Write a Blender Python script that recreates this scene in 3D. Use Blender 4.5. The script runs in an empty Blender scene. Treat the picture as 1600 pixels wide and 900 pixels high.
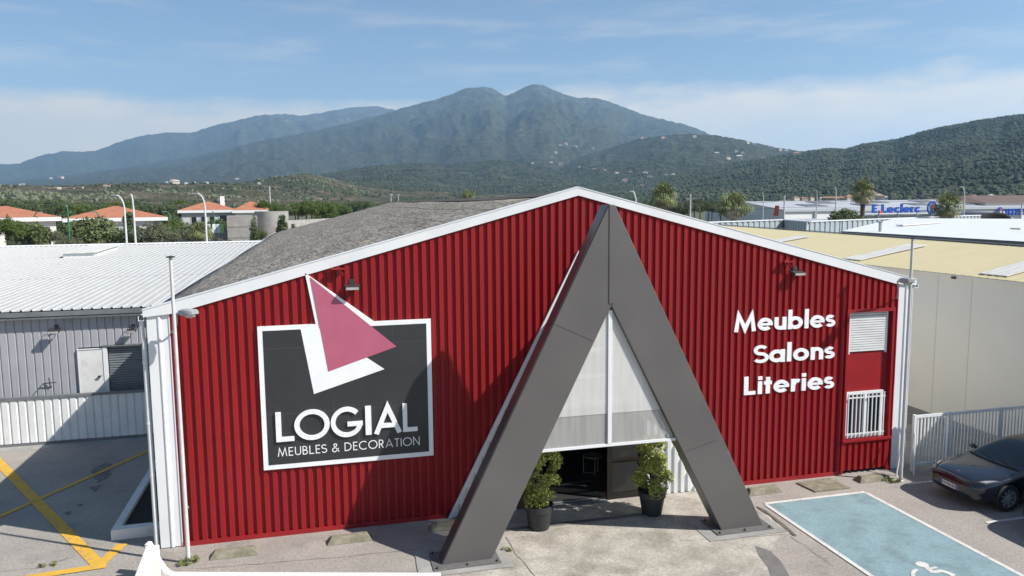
import bpy, bmesh, math, random
import numpy as np
from mathutils import Vector, Matrix
from mathutils.bvhtree import BVHTree
random.seed(7); RNG = np.random.default_rng(7)
S = bpy.context.scene
COL = S.collection
PI = math.pi
rad = math.radians

# ------------------------------------------------------------------ camera
F_PX, CAM, YAW, PITCH, ROLL = 1187.79, Vector((3.8298, -18.0584, 7.7877)), 0.2431, 0.1126, 0.0092
def cam_axes():
    fwd = Vector((math.sin(YAW)*math.cos(PITCH), math.cos(YAW)*math.cos(PITCH), -math.sin(PITCH)))
    right = Vector((math.cos(YAW), -math.sin(YAW), 0)); down = fwd.cross(right)
    c, s = math.cos(ROLL), math.sin(ROLL)
    return c*right + s*down, -s*right + c*down, fwd
AX_R, AX_D, AX_F = cam_axes()
cd = bpy.data.cameras.new('camera'); cam = bpy.data.objects.new('camera', cd); COL.objects.link(cam)
cam.matrix_world = Matrix(((AX_R.x, -AX_D.x, -AX_F.x, CAM.x), (AX_R.y, -AX_D.y, -AX_F.y, CAM.y),
                           (AX_R.z, -AX_D.z, -AX_F.z, CAM.z), (0, 0, 0, 1)))
cd.sensor_width = 36; cd.lens = F_PX/1600*36; cd.clip_start = 0.1; cd.clip_end = 60000
S.camera = cam

# ------------------------------------------------------------------ sky, sun, exposure
SUN_DIR = Vector((0.958, -0.582, 1.0)).normalized()        # towards the sun
SUN_EL = math.asin(SUN_DIR.z); SUN_AZ = math.atan2(SUN_DIR.x, SUN_DIR.y)
W = bpy.data.worlds.new('World'); S.world = W; W.use_nodes = True
def build_world():
    nt = W.node_tree; nt.nodes.clear(); N = nt.nodes.new; L = nt.links.new
    out = N('ShaderNodeOutputWorld'); bg = N('ShaderNodeBackground'); bg.inputs['Strength'].default_value = SKY_STRENGTH
    sky = N('ShaderNodeTexSky'); sky.sky_type = 'NISHITA'; sky.sun_disc = False
    sky.sun_elevation = SUN_EL; sky.sun_rotation = SUN_AZ
    sky.altitude = 0; sky.air_density = 1.0; sky.dust_density = 0.2; sky.ozone_density = 3.0
    tc = N('ShaderNodeTexCoord'); sep = N('ShaderNodeSeparateXYZ'); L(tc.outputs['Generated'], sep.inputs[0])
    def mth(op, a, b=None, clamp=False):
        n = N('ShaderNodeMath'); n.operation = op; n.use_clamp = clamp
        for i, v in enumerate((a, b)):
            if v is None: continue
            if isinstance(v, (int, float)): n.inputs[i].default_value = v
            else: L(v, n.inputs[i])
        return n.outputs[0]
    def noise(scale, detail, vec_scale, rough=.55, loc=(0, 0, 0)):
        mp = N('ShaderNodeMapping'); mp.inputs['Scale'].default_value = vec_scale; mp.inputs['Location'].default_value = loc
        L(tc.outputs['Generated'], mp.inputs[0])
        n = N('ShaderNodeTexNoise'); n.inputs['Scale'].default_value = scale; n.inputs['Detail'].default_value = detail
        n.inputs['Roughness'].default_value = rough; L(mp.outputs[0], n.inputs[0]); return n.outputs[0]
    z = sep.outputs['Z']; x = sep.outputs['X']
    n1 = noise(3.0, 6, (1, 1, 4), .55, (.3, .2, 0)); n2 = noise(14, 6, (1, 1, 2.5), .6)
    top = mth('ADD', mth('ADD', 0.132, mth('MULTIPLY', x, .035)), mth('ADD', mth('MULTIPLY', mth('SUBTRACT', n1, .5), .10), mth('MULTIPLY', mth('SUBTRACT', n2, .5), .03)))
    bank = mth('DIVIDE', mth('SUBTRACT', top, z), .026, True)
    bank = mth('MULTIPLY', bank, mth('ADD', .55, mth('MULTIPLY', n2, .55)))
    w1 = noise(5.0, 7, (1, 1, 7), .6, (1.7, .4, .9))
    wis = mth('DIVIDE', mth('SUBTRACT', w1, .50), .26, True)
    band = mth('MULTIPLY', mth('DIVIDE', mth('SUBTRACT', z, .13), .04, True), mth('DIVIDE', mth('SUBTRACT', .27, z), .06, True))
    wis = mth('MULTIPLY', mth('MULTIPLY', wis, band), .34)
    m = mth('MAXIMUM', bank, wis)
    mix = N('ShaderNodeMix'); mix.data_type = 'RGBA'; L(m, mix.inputs['Factor']); L(sky.outputs[0], mix.inputs['A'])
    mix.inputs['B'].default_value = (*CLOUD, 1)
    L(mix.outputs['Result'], bg.inputs['Color']); L(bg.outputs[0], out.inputs[0])
SKY_STRENGTH = 0.07
CLOUD = (10.4, 8.9, 6.6)
build_world()
sl = bpy.data.lights.new('sun', 'SUN'); sl.energy = 5.0; sl.angle = rad(.5); sl.color = (1, .955, .89)
sun = bpy.data.objects.new('sun', sl); COL.objects.link(sun); sun.rotation_euler = SUN_DIR.to_track_quat('Z', 'Y').to_euler()
sun.location = (30, -20, 40)
S.view_settings.view_transform = 'Standard'; S.view_settings.look = 'None'; S.view_settings.gamma = 1
S.view_settings.exposure = 0.7
S.render.engine = 'CYCLES'
S.cycles.volume_bounces = 1

# ------------------------------------------------------------------ helpers
def pray(u, v):
    d = AX_R*((u-800)/F_PX) + AX_D*((v-450)/F_PX) + AX_F
    return d
def gz(u, v, z=0.0):
    d = pray(u, v); t = (z-CAM.z)/d.z; return CAM + d*t
def gy(u, v, y):
    d = pray(u, v); t = (y-CAM.y)/d.y; return CAM + d*t
def far(u, v, dist):
    d = pray(u, v); h = math.hypot(d.x, d.y); return CAM + d*(dist/h)
def azel(u, v):
    d = pray(u, v); return math.atan2(d.x, d.y), d.z/math.hypot(d.x, d.y)

def tag(o, label=None, cat=None, group=None, kind=None):
    if label: o['label'] = label
    if cat: o['category'] = cat
    if group: o['group'] = group
    if kind: o['kind'] = kind
    return o
def thing(name, loc, label, cat, group=None, rz=0):
    o = bpy.data.objects.new(name, None); COL.objects.link(o); o.location = loc; o.rotation_euler = (0, 0, rz)
    o.empty_display_size = .3
    return tag(o, label, cat, group)
def kids(o): return [c for c in bpy.data.objects if c.parent == o]
def dup(o, parent=None, loc=None, rz=None, scale=None, label=None, group=None):
    c = o.copy(); COL.objects.link(c)
    if parent: c.parent = parent
    for ch in kids(o): dup(ch, c)
    if loc is not None: c.location = loc
    if rz is not None: c.rotation_euler = (0, 0, rz)
    if scale is not None: c.scale = (scale, scale, scale) if isinstance(scale, (int, float)) else scale
    if label: c['label'] = label
    if group: c['group'] = group
    return c

class MB:
    def __init__(self, origin=(0, 0, 0)):
        self.v = []; self.f = []; self.m = []; self.o = Vector(origin)
    def add(self, verts, faces, mi=0):
        b = len(self.v); self.v += [tuple(p) for p in verts]
        self.f += [tuple(i+b for i in f) for f in faces]; self.m += [mi]*len(faces); return self
    def box(self, x0, x1, y0, y1, z0, z1, mi=0):
        v = [(x0, y0, z0), (x1, y0, z0), (x1, y1, z0), (x0, y1, z0), (x0, y0, z1), (x1, y0, z1), (x1, y1, z1), (x0, y1, z1)]
        return self.add(v, [(3, 2, 1, 0), (4, 5, 6, 7), (0, 1, 5, 4), (1, 2, 6, 5), (2, 3, 7, 6), (3, 0, 4, 7)], mi)
    def poly(self, pts, mi=0): return self.add(pts, [tuple(range(len(pts)))], mi)
    def prism(self, pts, vec, mi=0):            # closed solid: polygon swept along vec
        n = len(pts); vec = Vector(vec); a = [Vector(p) for p in pts]; b = [p+vec for p in a]
        nrm = Vector((0, 0, 0))
        for i in range(n): nrm += a[i].cross(a[(i+1) % n])
        if nrm.dot(vec) > 0: a.reverse(); b.reverse()
        fs = [tuple(range(n)), tuple(range(2*n-1, n-1, -1))] + [(i, i+n, (i+1) % n+n, (i+1) % n) for i in range(n)]
        return self.add(a+b, fs, mi)
    def sheet(self, pts, z, mi=0):              # flat ground sheet, always facing up
        p = [(q[0], q[1], z) for q in pts]
        ar = sum(p[i][0]*p[(i+1) % len(p)][1]-p[(i+1) % len(p)][0]*p[i][1] for i in range(len(p)))
        return self.poly(p if ar > 0 else p[::-1], mi)
    def strip(self, a, b, w, z, mi=0):          # painted line
        a = Vector((a[0], a[1])); b = Vector((b[0], b[1])); n = (b-a).normalized(); n = Vector((-n.y, n.x))*w/2
        return self.sheet([a-n, b-n, b+n, a+n], z, mi)
    def tube(self, pts, r, n=10, mi=0, caps=True):
        pts = [Vector(p) for p in pts]; rs = r if isinstance(r, (list, tuple)) else [r]*len(pts)
        rings = []; prev = None
        for i, p in enumerate(pts):
            d = (pts[min(i+1, len(pts)-1)]-pts[max(i-1, 0)]).normalized()
            if prev is None:
                u = d.orthogonal().normalized()
            else: u = (prev - d*prev.dot(d)).normalized()
            prev = u; w = d.cross(u)
            rings.append([p+(u*math.cos(2*PI*k/n)+w*math.sin(2*PI*k/n))*rs[i] for k in range(n)])
        v = [q for R in rings for q in R]; f = []
        for i in range(len(pts)-1):
            for k in range(n): f.append((i*n+k, i*n+(k+1) % n, (i+1)*n+(k+1) % n, (i+1)*n+k))
        if caps: f.append(tuple(range(n-1, -1, -1))); f.append(tuple((len(pts)-1)*n+k for k in range(n)))
        return self.add(v, f, mi)
    def lathe(self, prof, c=(0, 0, 0), axis='Z', n=24, mi=0, caps=True):   # prof: (radius, height)
        v = []; f = []
        for r, h in prof:
            for k in range(n):
                a = 2*PI*k/n; p = (r*math.cos(a), r*math.sin(a), h)
                if axis == 'Y': p = (p[0], p[2], -p[1])
                v.append((p[0]+c[0], p[1]+c[1], p[2]+c[2]))
        m = len(prof)
        for i in range(m-1):
            for k in range(n): f.append((i*n+k, i*n+(k+1) % n, (i+1)*n+(k+1) % n, (i+1)*n+k))
        if caps and prof[0][0] > 1e-6: f.append(tuple(range(n-1, -1, -1)))
        if caps and prof[-1][0] > 1e-6: f.append(tuple((m-1)*n+k for k in range(n)))
        return self.add(v, f, mi)
    def build(self, name, mats, parent=None, smooth=False, bevel=0):
        me = bpy.data.meshes.new(name); o = self.o
        me.from_pydata([(p[0]-o[0], p[1]-o[1], p[2]-o[2]) for p in self.v], [], self.f)
        for m in (mats if isinstance(mats, (list, tuple)) else [mats]): me.materials.append(m)
        me.polygons.foreach_set('material_index', self.m)
        if smooth is True: me.polygons.foreach_set('use_smooth', [True]*len(self.f))
        me.update()
        ob = bpy.data.objects.new(name, me); COL.objects.link(ob)
        if parent: ob.parent = parent
        if isinstance(smooth, (int, float)) and smooth is not True and smooth:
            me.polygons.foreach_set('use_smooth', [True]*len(self.f)); me.set_sharp_from_angle(angle=rad(smooth))
        if bevel:
            md = ob.modifiers.new('edge', 'BEVEL'); md.width = bevel; md.segments = 2; md.limit_method = 'ANGLE'; md.angle_limit = rad(40)
        return ob

def mat(name, c1, c2=None, scale=2.0, rough=.6, metal=0, bump=0, bscale=None, detail=6, stretch=(1, 1, 1), spec=.5, lo=.35, hi=.65,
        c3=None, scale3=8, lo3=.55, hi3=.7, stretch3=(1, 1, 1), coat=0, bdist=.02, trans=0, grain=0, gscale=30):
    m = bpy.data.materials.new(name); m.use_nodes = True; nt = m.node_tree; N = nt.nodes.new; L = nt.links.new
    b = nt.nodes['Principled BSDF']; b.inputs['Base Color'].default_value = (*c1, 1); b.inputs['Roughness'].default_value = rough
    b.inputs['Metallic'].default_value = metal; b.inputs['Specular IOR Level'].default_value = spec; b.inputs['Coat Weight'].default_value = coat
    b.inputs['Transmission Weight'].default_value = trans
    tc = None
    def nz(sc, st, det):
        nonlocal tc
        if tc is None: tc = N('ShaderNodeTexCoord')
        mp = N('ShaderNodeMapping'); mp.inputs['Scale'].default_value = st; L(tc.outputs['Object'], mp.inputs[0])
        n = N('ShaderNodeTexNoise'); n.inputs['Scale'].default_value = sc; n.inputs['Detail'].default_value = det
        n.inputs['Roughness'].default_value = .6; L(mp.outputs[0], n.inputs[0]); return n.outputs[0]
    def ramp(fac, lo_, hi_, a, bcol):
        mr = N('ShaderNodeMapRange'); mr.inputs['From Min'].default_value = lo_; mr.inputs['From Max'].default_value = hi_; L(fac, mr.inputs['Value'])
        mx = N('ShaderNodeMix'); mx.data_type = 'RGBA'; L(mr.outputs[0], mx.inputs['Factor'])
        for s_, c in (('A', a), ('B', bcol)):
            if isinstance(c, tuple): mx.inputs[s_].default_value = (*c, 1)
            else: L(c, mx.inputs[s_])
        return mx.outputs['Result']
    col = c1
    if c2: col = ramp(nz(scale, stretch, detail), lo, hi, col, c2)
    if c3: col = ramp(nz(scale3, stretch3, 6), lo3, hi3, col, c3)
    if grain:
        mr = N('ShaderNodeMapRange'); mr.inputs['From Min'].default_value = .3; mr.inputs['From Max'].default_value = .7; mr.inputs['To Min'].default_value = 1-grain; mr.inputs['To Max'].default_value = 1+grain
        L(nz(gscale, stretch, 3), mr.inputs['Value']); vm = N('ShaderNodeVectorMath'); vm.operation = 'SCALE'
        if isinstance(col, tuple): vm.inputs[0].default_value = col
        else: L(col, vm.inputs[0])
        L(mr.outputs[0], vm.inputs['Scale']); col = vm.outputs[0]
    if not isinstance(col, tuple): L(col, b.inputs['Base Color'])
    if bump:
        bn = N('ShaderNodeBump'); bn.inputs['Strength'].default_value = bump; bn.inputs['Distance'].default_value = bdist
        L(nz(bscale or scale*4, stretch, 0 if detail == 0 else 5), bn.inputs['Height']); L(bn.outputs[0], b.inputs['Normal'])
    return m

# ------------------------------------------------------------------ stroke lettering
def arc(cx, cy, r, a0, a1, n=18, ry=None):
    ry = ry or r
    return [(cx+r*math.cos(rad(a0+(a1-a0)*i/n)), cy+ry*math.sin(rad(a0+(a1-a0)*i/n))) for i in range(n+1)]
def glyph(ch, w):
    """strokes (list of (points, closed)) for cap height 1, stroke width w; and the advance width"""
    h = w/2; r = .5-h
    def bowl(x0, x1, y0, y1):
        ry = (y1-y0)/2; return [(x0, y1)]+arc(x1-ry, (y0+y1)/2, ry, 90, -90, 12)+[(x0, y0)]
    def ess(cx, top, R1, R2):
        Rt = (top-2*h)/2; R1 = Rt*.48; R2 = Rt*.52; c1 = top-h-R1; c2 = h+R2
        k = 1.0+.55*w; return arc(cx, c1, R1*k*1.08, 32, 270, 18, R1)+arc(cx, c2, R2*k*1.1, 90, -148, 18, R2)[1:]
    xh = .69; rr = xh/2-h
    G = {
     'L': ([[(h, 1), (h, h), (.5, h)]], .52), 'I': ([[(h, 1), (h, 0)]], w),
     'O': (['c', arc(.5, .5, r+.02, 0, 360, 40)[:-1]], 1.0), '0': (['c', arc(.3, .5, .3-h, 0, 360, 30, .5-h)[:-1]], .6),
     'G': ([arc(.5, .5, r+.02, 42, 358, 30), [(.5+r+.02+h, .5-h), (.52, .5-h)]], 1.0),
     'C': ([arc(.5, .5, r+.02, 48, 312, 28)], .88),
     'A': ([[(h*1.1, 0), (.45, 1-h*.9), (.9-h*1.1, 0)], [(.2, .28), (.7, .28)]], .9),
     'M': ([[(h, 0), (.2, 1-h), (.5, .04+h), (.8, 1-h), (1-h, 0)]], 1.0),
     'N': ([[(h, 0), (h, 1-h*.6), (.74-h, h*.6), (.74-h, 1)]], .74),
     'E': ([[(.48, 1-h), (h, 1-h), (h, h), (.48, h)], [(w, .52), (.45, .52)]], .5),
     'F': ([[(.48, 1-h), (h, 1-h), (h, 0)], [(w, .52), (.42, .52)]], .48),
     'U': ([[(h, 1)]+arc(.33, .33, .33-h, 180, 360, 16)+[(.66-h, 1)]], .66),
     'B': ([[(h, 0), (h, 1)], bowl(w, .50-h, .53, 1-h), bowl(w, .56-h, h, .53-h*.6)], .56),
     'D': ([[(h, 0), (h, 1)], [(w, 1-h)]+arc(.27, .5, .5-h, 90, -90, 18)+[(w, h)]], .78),
     'R': ([[(h, 0), (h, 1)], bowl(w, .52-h, .47, 1-h), [(.26, .45), (.55-h, 0)]], .56),
     'P': ([[(h, 0), (h, 1)], bowl(w, .52-h, .45, 1-h)], .54),
     'T': ([[(0, 1-h), (.52, 1-h)], [(.26, 1-w), (.26, 0)]], .52),
     'H': ([[(h, 0), (h, 1)], [(.66-h, 0), (.66-h, 1)], [(w, .52), (.66-w, .52)]], .66),
     'Y': ([[(h, 1), (.3, .48), (.6-h, 1)], [(.3, .42), (.3, 0)]], .6),
     'X': ([[(h, 0), (.55-h, 1)], [(h, 1), (.55-h, 0)]], .55), 'Z': ([[(0, 1-h), (.5-h, 1-h), (h, h), (.5, h)]], .5),
     'S': ([ess(.25, 1, .245-h*.5, .265-h*.5)], .52), '-': ([[(.0, .45), (.25, .45)]], .25),
     '9': (['c', arc(.28, .72, .28-h, 0, 360, 24)[:-1], [(.56-h, .68), (.25, 0)]], .56),
     '2': ([arc(.27, .72, .27-h, 170, -35, 14)+[(h, h), (.54, h)]], .54),
     '&': ([[(.78, 0), (.26, .68)]+arc(.37, .80, .16, 205, -30, 12)+[(.2, .44)]+arc(.28, .24, .23, 120, 300, 10)+[(.62, .24), (.72, .44)]], .8),
     'e': ([arc(h+rr, xh*.5, rr, -4, 318, 28), [(h, xh*.49), (h+2*rr+h*.9, xh*.49)]], xh), 'o': (['c', arc(h+rr, xh*.5, rr, 0, 360, 30)[:-1]], xh),
     'c': ([arc(h+rr, xh*.5, rr, 48, 312, 24)], xh*.85),
     'u': ([[(h, xh)]+arc(.28, .28, .28-h, 180, 360, 14)+[(.56-h, xh)], [(.56-h, .28), (.56-h, 0)]], .56),
     'n': ([[(h, 0), (h, xh)], [(h, .3)]+arc(.28, xh-.28, .28-h, 180, 0, 14)+[(.56-h, 0)]], .56),
     'b': ([[(h, 0), (h, 1.06)], 'c', arc(h+rr, xh*.5, rr, 0, 360, 30)[:-1]], xh+.01),
     'a': (['c', arc(h+rr, xh*.5, rr, 0, 360, 30)[:-1], [(xh-h, 0), (xh-h, xh)]], xh+.01),
     'l': ([[(h, 0), (h, 1.06)]], w), 'i': ([[(h, 0), (h, xh)], [(h, .78), (h, .78+w)]], w),
     't': ([[(.17, 0), (.17, .9)], [(0, xh-h), (.34, xh-h)]], .34), 'r': ([[(h, 0), (h, xh)], [(h, .36)]+arc(.30, xh-.27, .26-h, 165, 62, 8)], .40),
     's': ([ess(.2, xh, .175-h*.4, .185-h*.4)], .42), '.': ([[(h, 0), (h, w)]], w),
    }
    st, adv = G[ch]; out = []; closed = False
    for s in st:
        if s == 'c': closed = True; continue
        out.append((s, closed)); closed = False
    return out, adv
def stroke(mb, pts, closed, w, to3, y0, y1, mi=0):
    """mitred ribbon extruded from depth y0 (front) to y1 (back); to3(x, z, y) -> world"""
    P = []
    for p in pts:
        p = Vector(p)
        if not P or (p-P[-1]).length > 1e-5: P.append(p)
    n = len(P); Lf = []; Rt = []
    for i in range(n):
        a = P[i-1] if (closed or i > 0) else None; b = P[(i+1) % n] if (closed or i < n-1) else None
        d1 = (P[i]-a).normalized() if a is not None else None; d2 = (b-P[i]).normalized() if b is not None else None
        d1 = d1 or d2; d2 = d2 or d1
        n1 = Vector((-d1.y, d1.x)); n2 = Vector((-d2.y, d2.x)); m = n1+n2
        if m.length < 1e-4: m = n1
        m.normalize(); k = w/2/max(.32, m.dot(n1)); Lf.append(P[i]+m*k); Rt.append(P[i]-m*k)
    v = []
    for i in range(n): v += [to3(*Lf[i], y0), to3(*Rt[i], y0), to3(*Lf[i], y1), to3(*Rt[i], y1)]
    f = []
    for i in range(n if closed else n-1):
        a = 4*i; b = 4*((i+1) % n)
        f += [(a, a+1, b+1, b), (a+2, b+2, b+3, a+3), (a, b, b+2, a+2), (a+1, a+3, b+3, b+1)]
    if not closed: f += [(0, 2, 3, 1), (4*n-4, 4*n-3, 4*n-1, 4*n-2)]
    mb.add(v, f, mi)
def write(text, w, track, x0, z0, height, yf, depth, mat_, parent, origin, width=None, part='letter', to_world=None, one_mesh=False):
    adv = 0; lay = []
    for ch in text:
        if ch == ' ': adv += .42; continue
        st, a = glyph(ch, w); lay.append((st, adv, ch)); adv += a+track
    adv -= track; sx = height if width is None else width/adv
    to_world = to_world or (lambda x, z, y: (x, y, z))
    big = MB(origin)
    for st, off, ch_ in lay:
        mb = big if one_mesh else MB(origin)
        for k, (pts, cl) in enumerate(st):
            stroke(mb, pts, cl, w*(.62 if ch_ == 'e' and k == 1 else .86 if ch_ in 'sS' and w > .18 else 1), lambda x, z, y, off=off: to_world(x0+(x+off)*sx, z0+z*height, y), yf-.0012*k, yf+depth-.0009*k, 0)
        if not one_mesh: mb.build(part, mat_, parent)
    if one_mesh: return big.build(part, mat_, parent)

# ------------------------------------------------------------------ materials
M = {}
M['red'] = mat('red cladding', (.275, .0125, .0155), (.232, .0105, .0135), .5, .5, spec=.25, bump=.05, bscale=3, stretch=(1, 1, .15), c3=(.21, .013, .017), scale3=1.4, lo3=.56, hi3=.8, stretch3=(3, 1, .25))
M['redtrim'] = mat('red trim', (.29, .012, .016), (.23, .010, .014), 2, .4)
M['white'] = mat('white coated metal', (.70, .715, .72), (.645, .66, .665), 1.2, .4, c3=(.58, .58, .56), scale3=2, lo3=.62, hi3=.85, stretch3=(4, 4, .4))
M['whitewall'] = mat('white painted masonry', (.66, .66, .645), (.58, .58, .56), 1.6, .8, bump=.15, c3=(.46, .45, .42), scale3=2.2, lo3=.6, hi3=.8)
M['greywhite'] = mat('off white metal', (.68, .69, .68), (.60, .61, .60), 2, .5)
M['fibro'] = mat('weathered fibre cement', (.25, .222, .182), (.082, .073, .062), 11, .95, bump=.6, bscale=12, bdist=.02, stretch=(1, .14, 1), lo=.42, hi=.58, c3=(.38, .33, .255), scale3=13, lo3=.54, hi3=.66, stretch3=(1, .14, 1), grain=.25, gscale=2)
M['ridge'] = mat('dark ridge cap', (.05, .045, .04), (.10, .09, .07), 5, .9)
M['frame'] = mat('brown grey sheet metal', (.118, .112, .108), (.104, .099, .096), .9, .4, metal=.1, bump=.12, bscale=.7, bdist=.10, detail=0, c3=(.108, .102, .099), scale3=.5, lo3=.5, hi3=.7)
M['footplate'] = mat('grey foot plate', (.13, .125, .12), (.10, .097, .094), 6, .75)
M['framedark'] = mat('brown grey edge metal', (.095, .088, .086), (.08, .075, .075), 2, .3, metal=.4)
M['poly'] = mat('opal polycarbonate', (.72, .72, .70), (.64, .64, .62), 1.1, .22, stretch=(8, 1, .5), bump=.12, bscale=1.2, detail=2, c3=(.80, .80, .78), scale3=1.0, stretch3=(.4, 1, 4), lo3=.55, hi3=.75)
M['polylow'] = mat('shade toned polycarbonate', (.50, .50, .48), (.42, .42, .41), 1.1, .2, stretch=(8, 1, .5), bump=.12, bscale=1.2, detail=2)  # greyer base colour stands for shade and reflection on the lower infill
M['polylow'].node_tree.nodes['Principled BSDF'].inputs['Alpha'].default_value = .50
M['poly'].node_tree.nodes['Principled BSDF'].inputs['Alpha'].default_value = .60
M['signdark'] = mat('charcoal sign sheet', (.030, .033, .037), (.024, .026, .029), 1.2, .45, c3=(.07, .075, .08), scale3=1.3, stretch3=(6, 1, .4), lo3=.62, hi3=.8)
M['pink'] = mat('pink sign sheet', (.42, .105, .17), (.39, .095, .155), 1.5, .5)
M['signwhite'] = mat('white sign sheet', (.80, .82, .82), (.74, .76, .77), 2, .45)
M['letter'] = mat('white letter', (.80, .81, .82), (.70, .71, .72), 7, .35, lo=.5, hi=.7)
M['asphalt'] = mat('worn asphalt', (.32, .292, .258), (.255, .232, .206), .55, .92, bump=.5, bscale=60, bdist=.008, c3=(.185, .172, .16), scale3=.9, lo3=.56, hi3=.78, grain=.22, gscale=16)
M['asphalt2'] = mat('greyer asphalt', (.31, .279, .244), (.243, .22, .195), .8, .92, bump=.5, bscale=50, bdist=.01, c3=(.16, .148, .135), scale3=1.7, lo3=.56, hi3=.75, grain=.24, gscale=18)
M['patch'] = mat('dark asphalt patch', (.17, .16, .15), (.13, .122, .115), 2.5, .95, bump=.6, bscale=70, bdist=.008)
M['concrete'] = mat('stained concrete', (.43, .40, .345), (.27, .245, .205), 1.3, .9, bump=.4, bscale=35, bdist=.008, c3=(.20, .18, .15), scale3=1.0, lo3=.52, hi3=.75, grain=.22, gscale=14)
M['concrete2'] = mat('grey concrete', (.33, .32, .30), (.25, .24, .225), 1.6, .9, bump=.3, bscale=20, c3=(.19, .18, .16), scale3=3, lo3=.58, hi3=.8)
M['mossy'] = mat('mossy concrete', (.25, .225, .17), (.15, .14, .095), 5, .95, bump=.6, bscale=30, c3=(.10, .10, .05), scale3=8, lo3=.55, hi3=.75)
M['crack'] = mat('open joint', (.075, .068, .06), (.14, .125, .10), 8, .95)
M['yellow'] = mat('yellow road paint', (.62, .36, .035), (.52, .30, .04), 3, .8, c3=(.32, .25, .13), scale3=6, lo3=.57, hi3=.68)
M['paint'] = mat('white road paint', (.60, .59, .555), (.50, .49, .46), 4, .8, c3=(.34, .32, .29), scale3=7, lo3=.58, hi3=.68)
M['bay'] = mat('pale blue bay paint', (.20, .30, .325), (.175, .262, .285), 1.1, .85, bump=.3, bscale=60, bdist=.006, c3=(.135, .19, .205), scale3=1.6, lo3=.48, hi3=.72, grain=.14, gscale=16)
M['soil'] = mat('black soil', (.012, .011, .01), (.03, .027, .024), 30, .95, bump=1, bscale=60)
M['pot'] = mat('dark plastic pot', (.030, .033, .037), (.024, .026, .03), 4, .5)
M['leafpot'] = mat('yellow green leaves', (.33, .36, .075), (.19, .24, .05), 9, .45, c3=(.56, .53, .16), scale3=16, lo3=.58, hi3=.7)
M['bark'] = mat('bark', (.11, .085, .06), (.07, .055, .04), 8, .95, bump=.6)
M['steel'] = mat('galvanised steel', (.46, .47, .47), (.36, .37, .37), 4, .42, metal=.6)
M['steelpaint'] = mat('pale grey painted pole', (.55, .56, .55), (.46, .46, .45), 3, .5)
M['black'] = mat('black rubber', (.014, .014, .015), None, rough=.7)
M['dark'] = mat('dark metal', (.03, .03, .032), (.04, .04, .042), 5, .45)
M['darkframe'] = mat('dark brown door frame', (.014, .011, .009), (.02, .015, .012), 5, .4)
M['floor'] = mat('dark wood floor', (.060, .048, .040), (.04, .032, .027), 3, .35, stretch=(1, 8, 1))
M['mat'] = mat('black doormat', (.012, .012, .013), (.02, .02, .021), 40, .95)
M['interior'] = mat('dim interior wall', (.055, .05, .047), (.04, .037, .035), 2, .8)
M['shutter'] = mat('grey roller shutter', (.17, .19, .20), (.13, .15, .16), 2, .45)
M['greyclad'] = mat('lilac grey cladding', (.355, .358, .385), (.32, .322, .345), 1.2, .5, c3=(.27, .272, .29), scale3=2, lo3=.58, hi3=.8, stretch3=(4, 4, .3))
M['whiteroof'] = mat('white sheet roof', (.46, .46, .445), (.42, .42, .40), 1.5, .5, c3=(.38, .375, .35), scale3=1.2, lo3=.58, hi3=.85, stretch3=(5, .4, 1))
M['gutter'] = mat('grey gutter', (.12, .13, .14), (.17, .18, .185), 2, .5)
M['cream'] = mat('cream sheet roof', (.57, .49, .285), (.54, .465, .265), 1.2, .6, stretch=(.3, 3, 1), c3=(.49, .42, .24), scale3=.8, lo3=.6, hi3=.85)
M['beige'] = mat('beige render', (.86, .79, .675), (.82, .75, .64), .5, .9, c3=(.75, .685, .585), scale3=.7, stretch3=(1, 1, .3), lo3=.55, hi3=.85)
M['skylight'] = mat('dirty rooflight sheet', (.74, .72, .67), (.50, .48, .44), 3, .5, stretch=(.6, 6, 1))
M['bluegrey'] = mat('blue grey cladding', (.34, .39, .41), (.29, .335, .355), 1, .5)
M['marketwhite'] = mat('white supermarket cladding', (.74, .75, .75), (.68, .69, .69), .4, .5)
M['marketroof'] = mat('grey metal roof', (.42, .43, .44), (.36, .37, .39), .12, .5, stretch=(1, 6, 1))
M['signblue'] = mat('blue sign plastic', (.012, .075, .42), None, rough=.35)
M['signorange'] = mat('orange sign plastic', (.75, .12, .03), None, rough=.35)
M['terracotta'] = mat('terracotta tiles', (.40, .16, .088), (.33, .125, .068), .9, .85, bump=.5, bscale=5, c3=(.30, .11, .06), scale3=2, lo3=.58, hi3=.8)
M['render'] = mat('pale house render', (.66, .63, .58), (.60, .57, .52), .6, .9)
M['render2'] = mat('grey house render', (.46, .46, .46), (.42, .42, .42), .6, .9)
M['glass'] = mat('dark window glass', (.02, .025, .03), None, rough=.08, spec=.6)
M['carpaint'] = mat('dark grey car paint', (.013, .016, .026), None, rough=.18, metal=.35, coat=.9, spec=.4)
M['carwhite'] = mat('white car paint', (.70, .70, .70), None, rough=.25, coat=.8)
M['carglass'] = mat('tinted car glass', (.022, .029, .030), None, rough=.04, spec=.6)
M['carroof'] = mat('tinted glass roof', (.020, .017, .014), None, rough=.12, spec=.5)
M['chrome'] = mat('bright metal', (.6, .6, .62), None, rough=.2, metal=1)
M['rim'] = mat('grey alloy', (.42, .43, .45), None, rough=.3, metal=.6)
M['lamp'] = mat('headlight lens', (.30, .32, .34), None, rough=.08, spec=.7)
M['plate'] = mat('number plate', (.66, .66, .64), None, rough=.4)
M['plateblue'] = mat('plate blue band', (.02, .06, .35), None, rough=.4)
M['lamphead'] = mat('grey lamp housing', (.36, .365, .36), (.28, .285, .28), 8, .5)
M['lens'] = mat('clear lamp bowl', (.50, .50, .48), (.40, .40, .38), 10, .15)
M['greenpole'] = mat('green painted post', (.03, .16, .08), None, rough=.5)
M['bluebin'] = mat('blue bin plastic', (.015, .05, .085), None, rough=.5)
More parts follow.
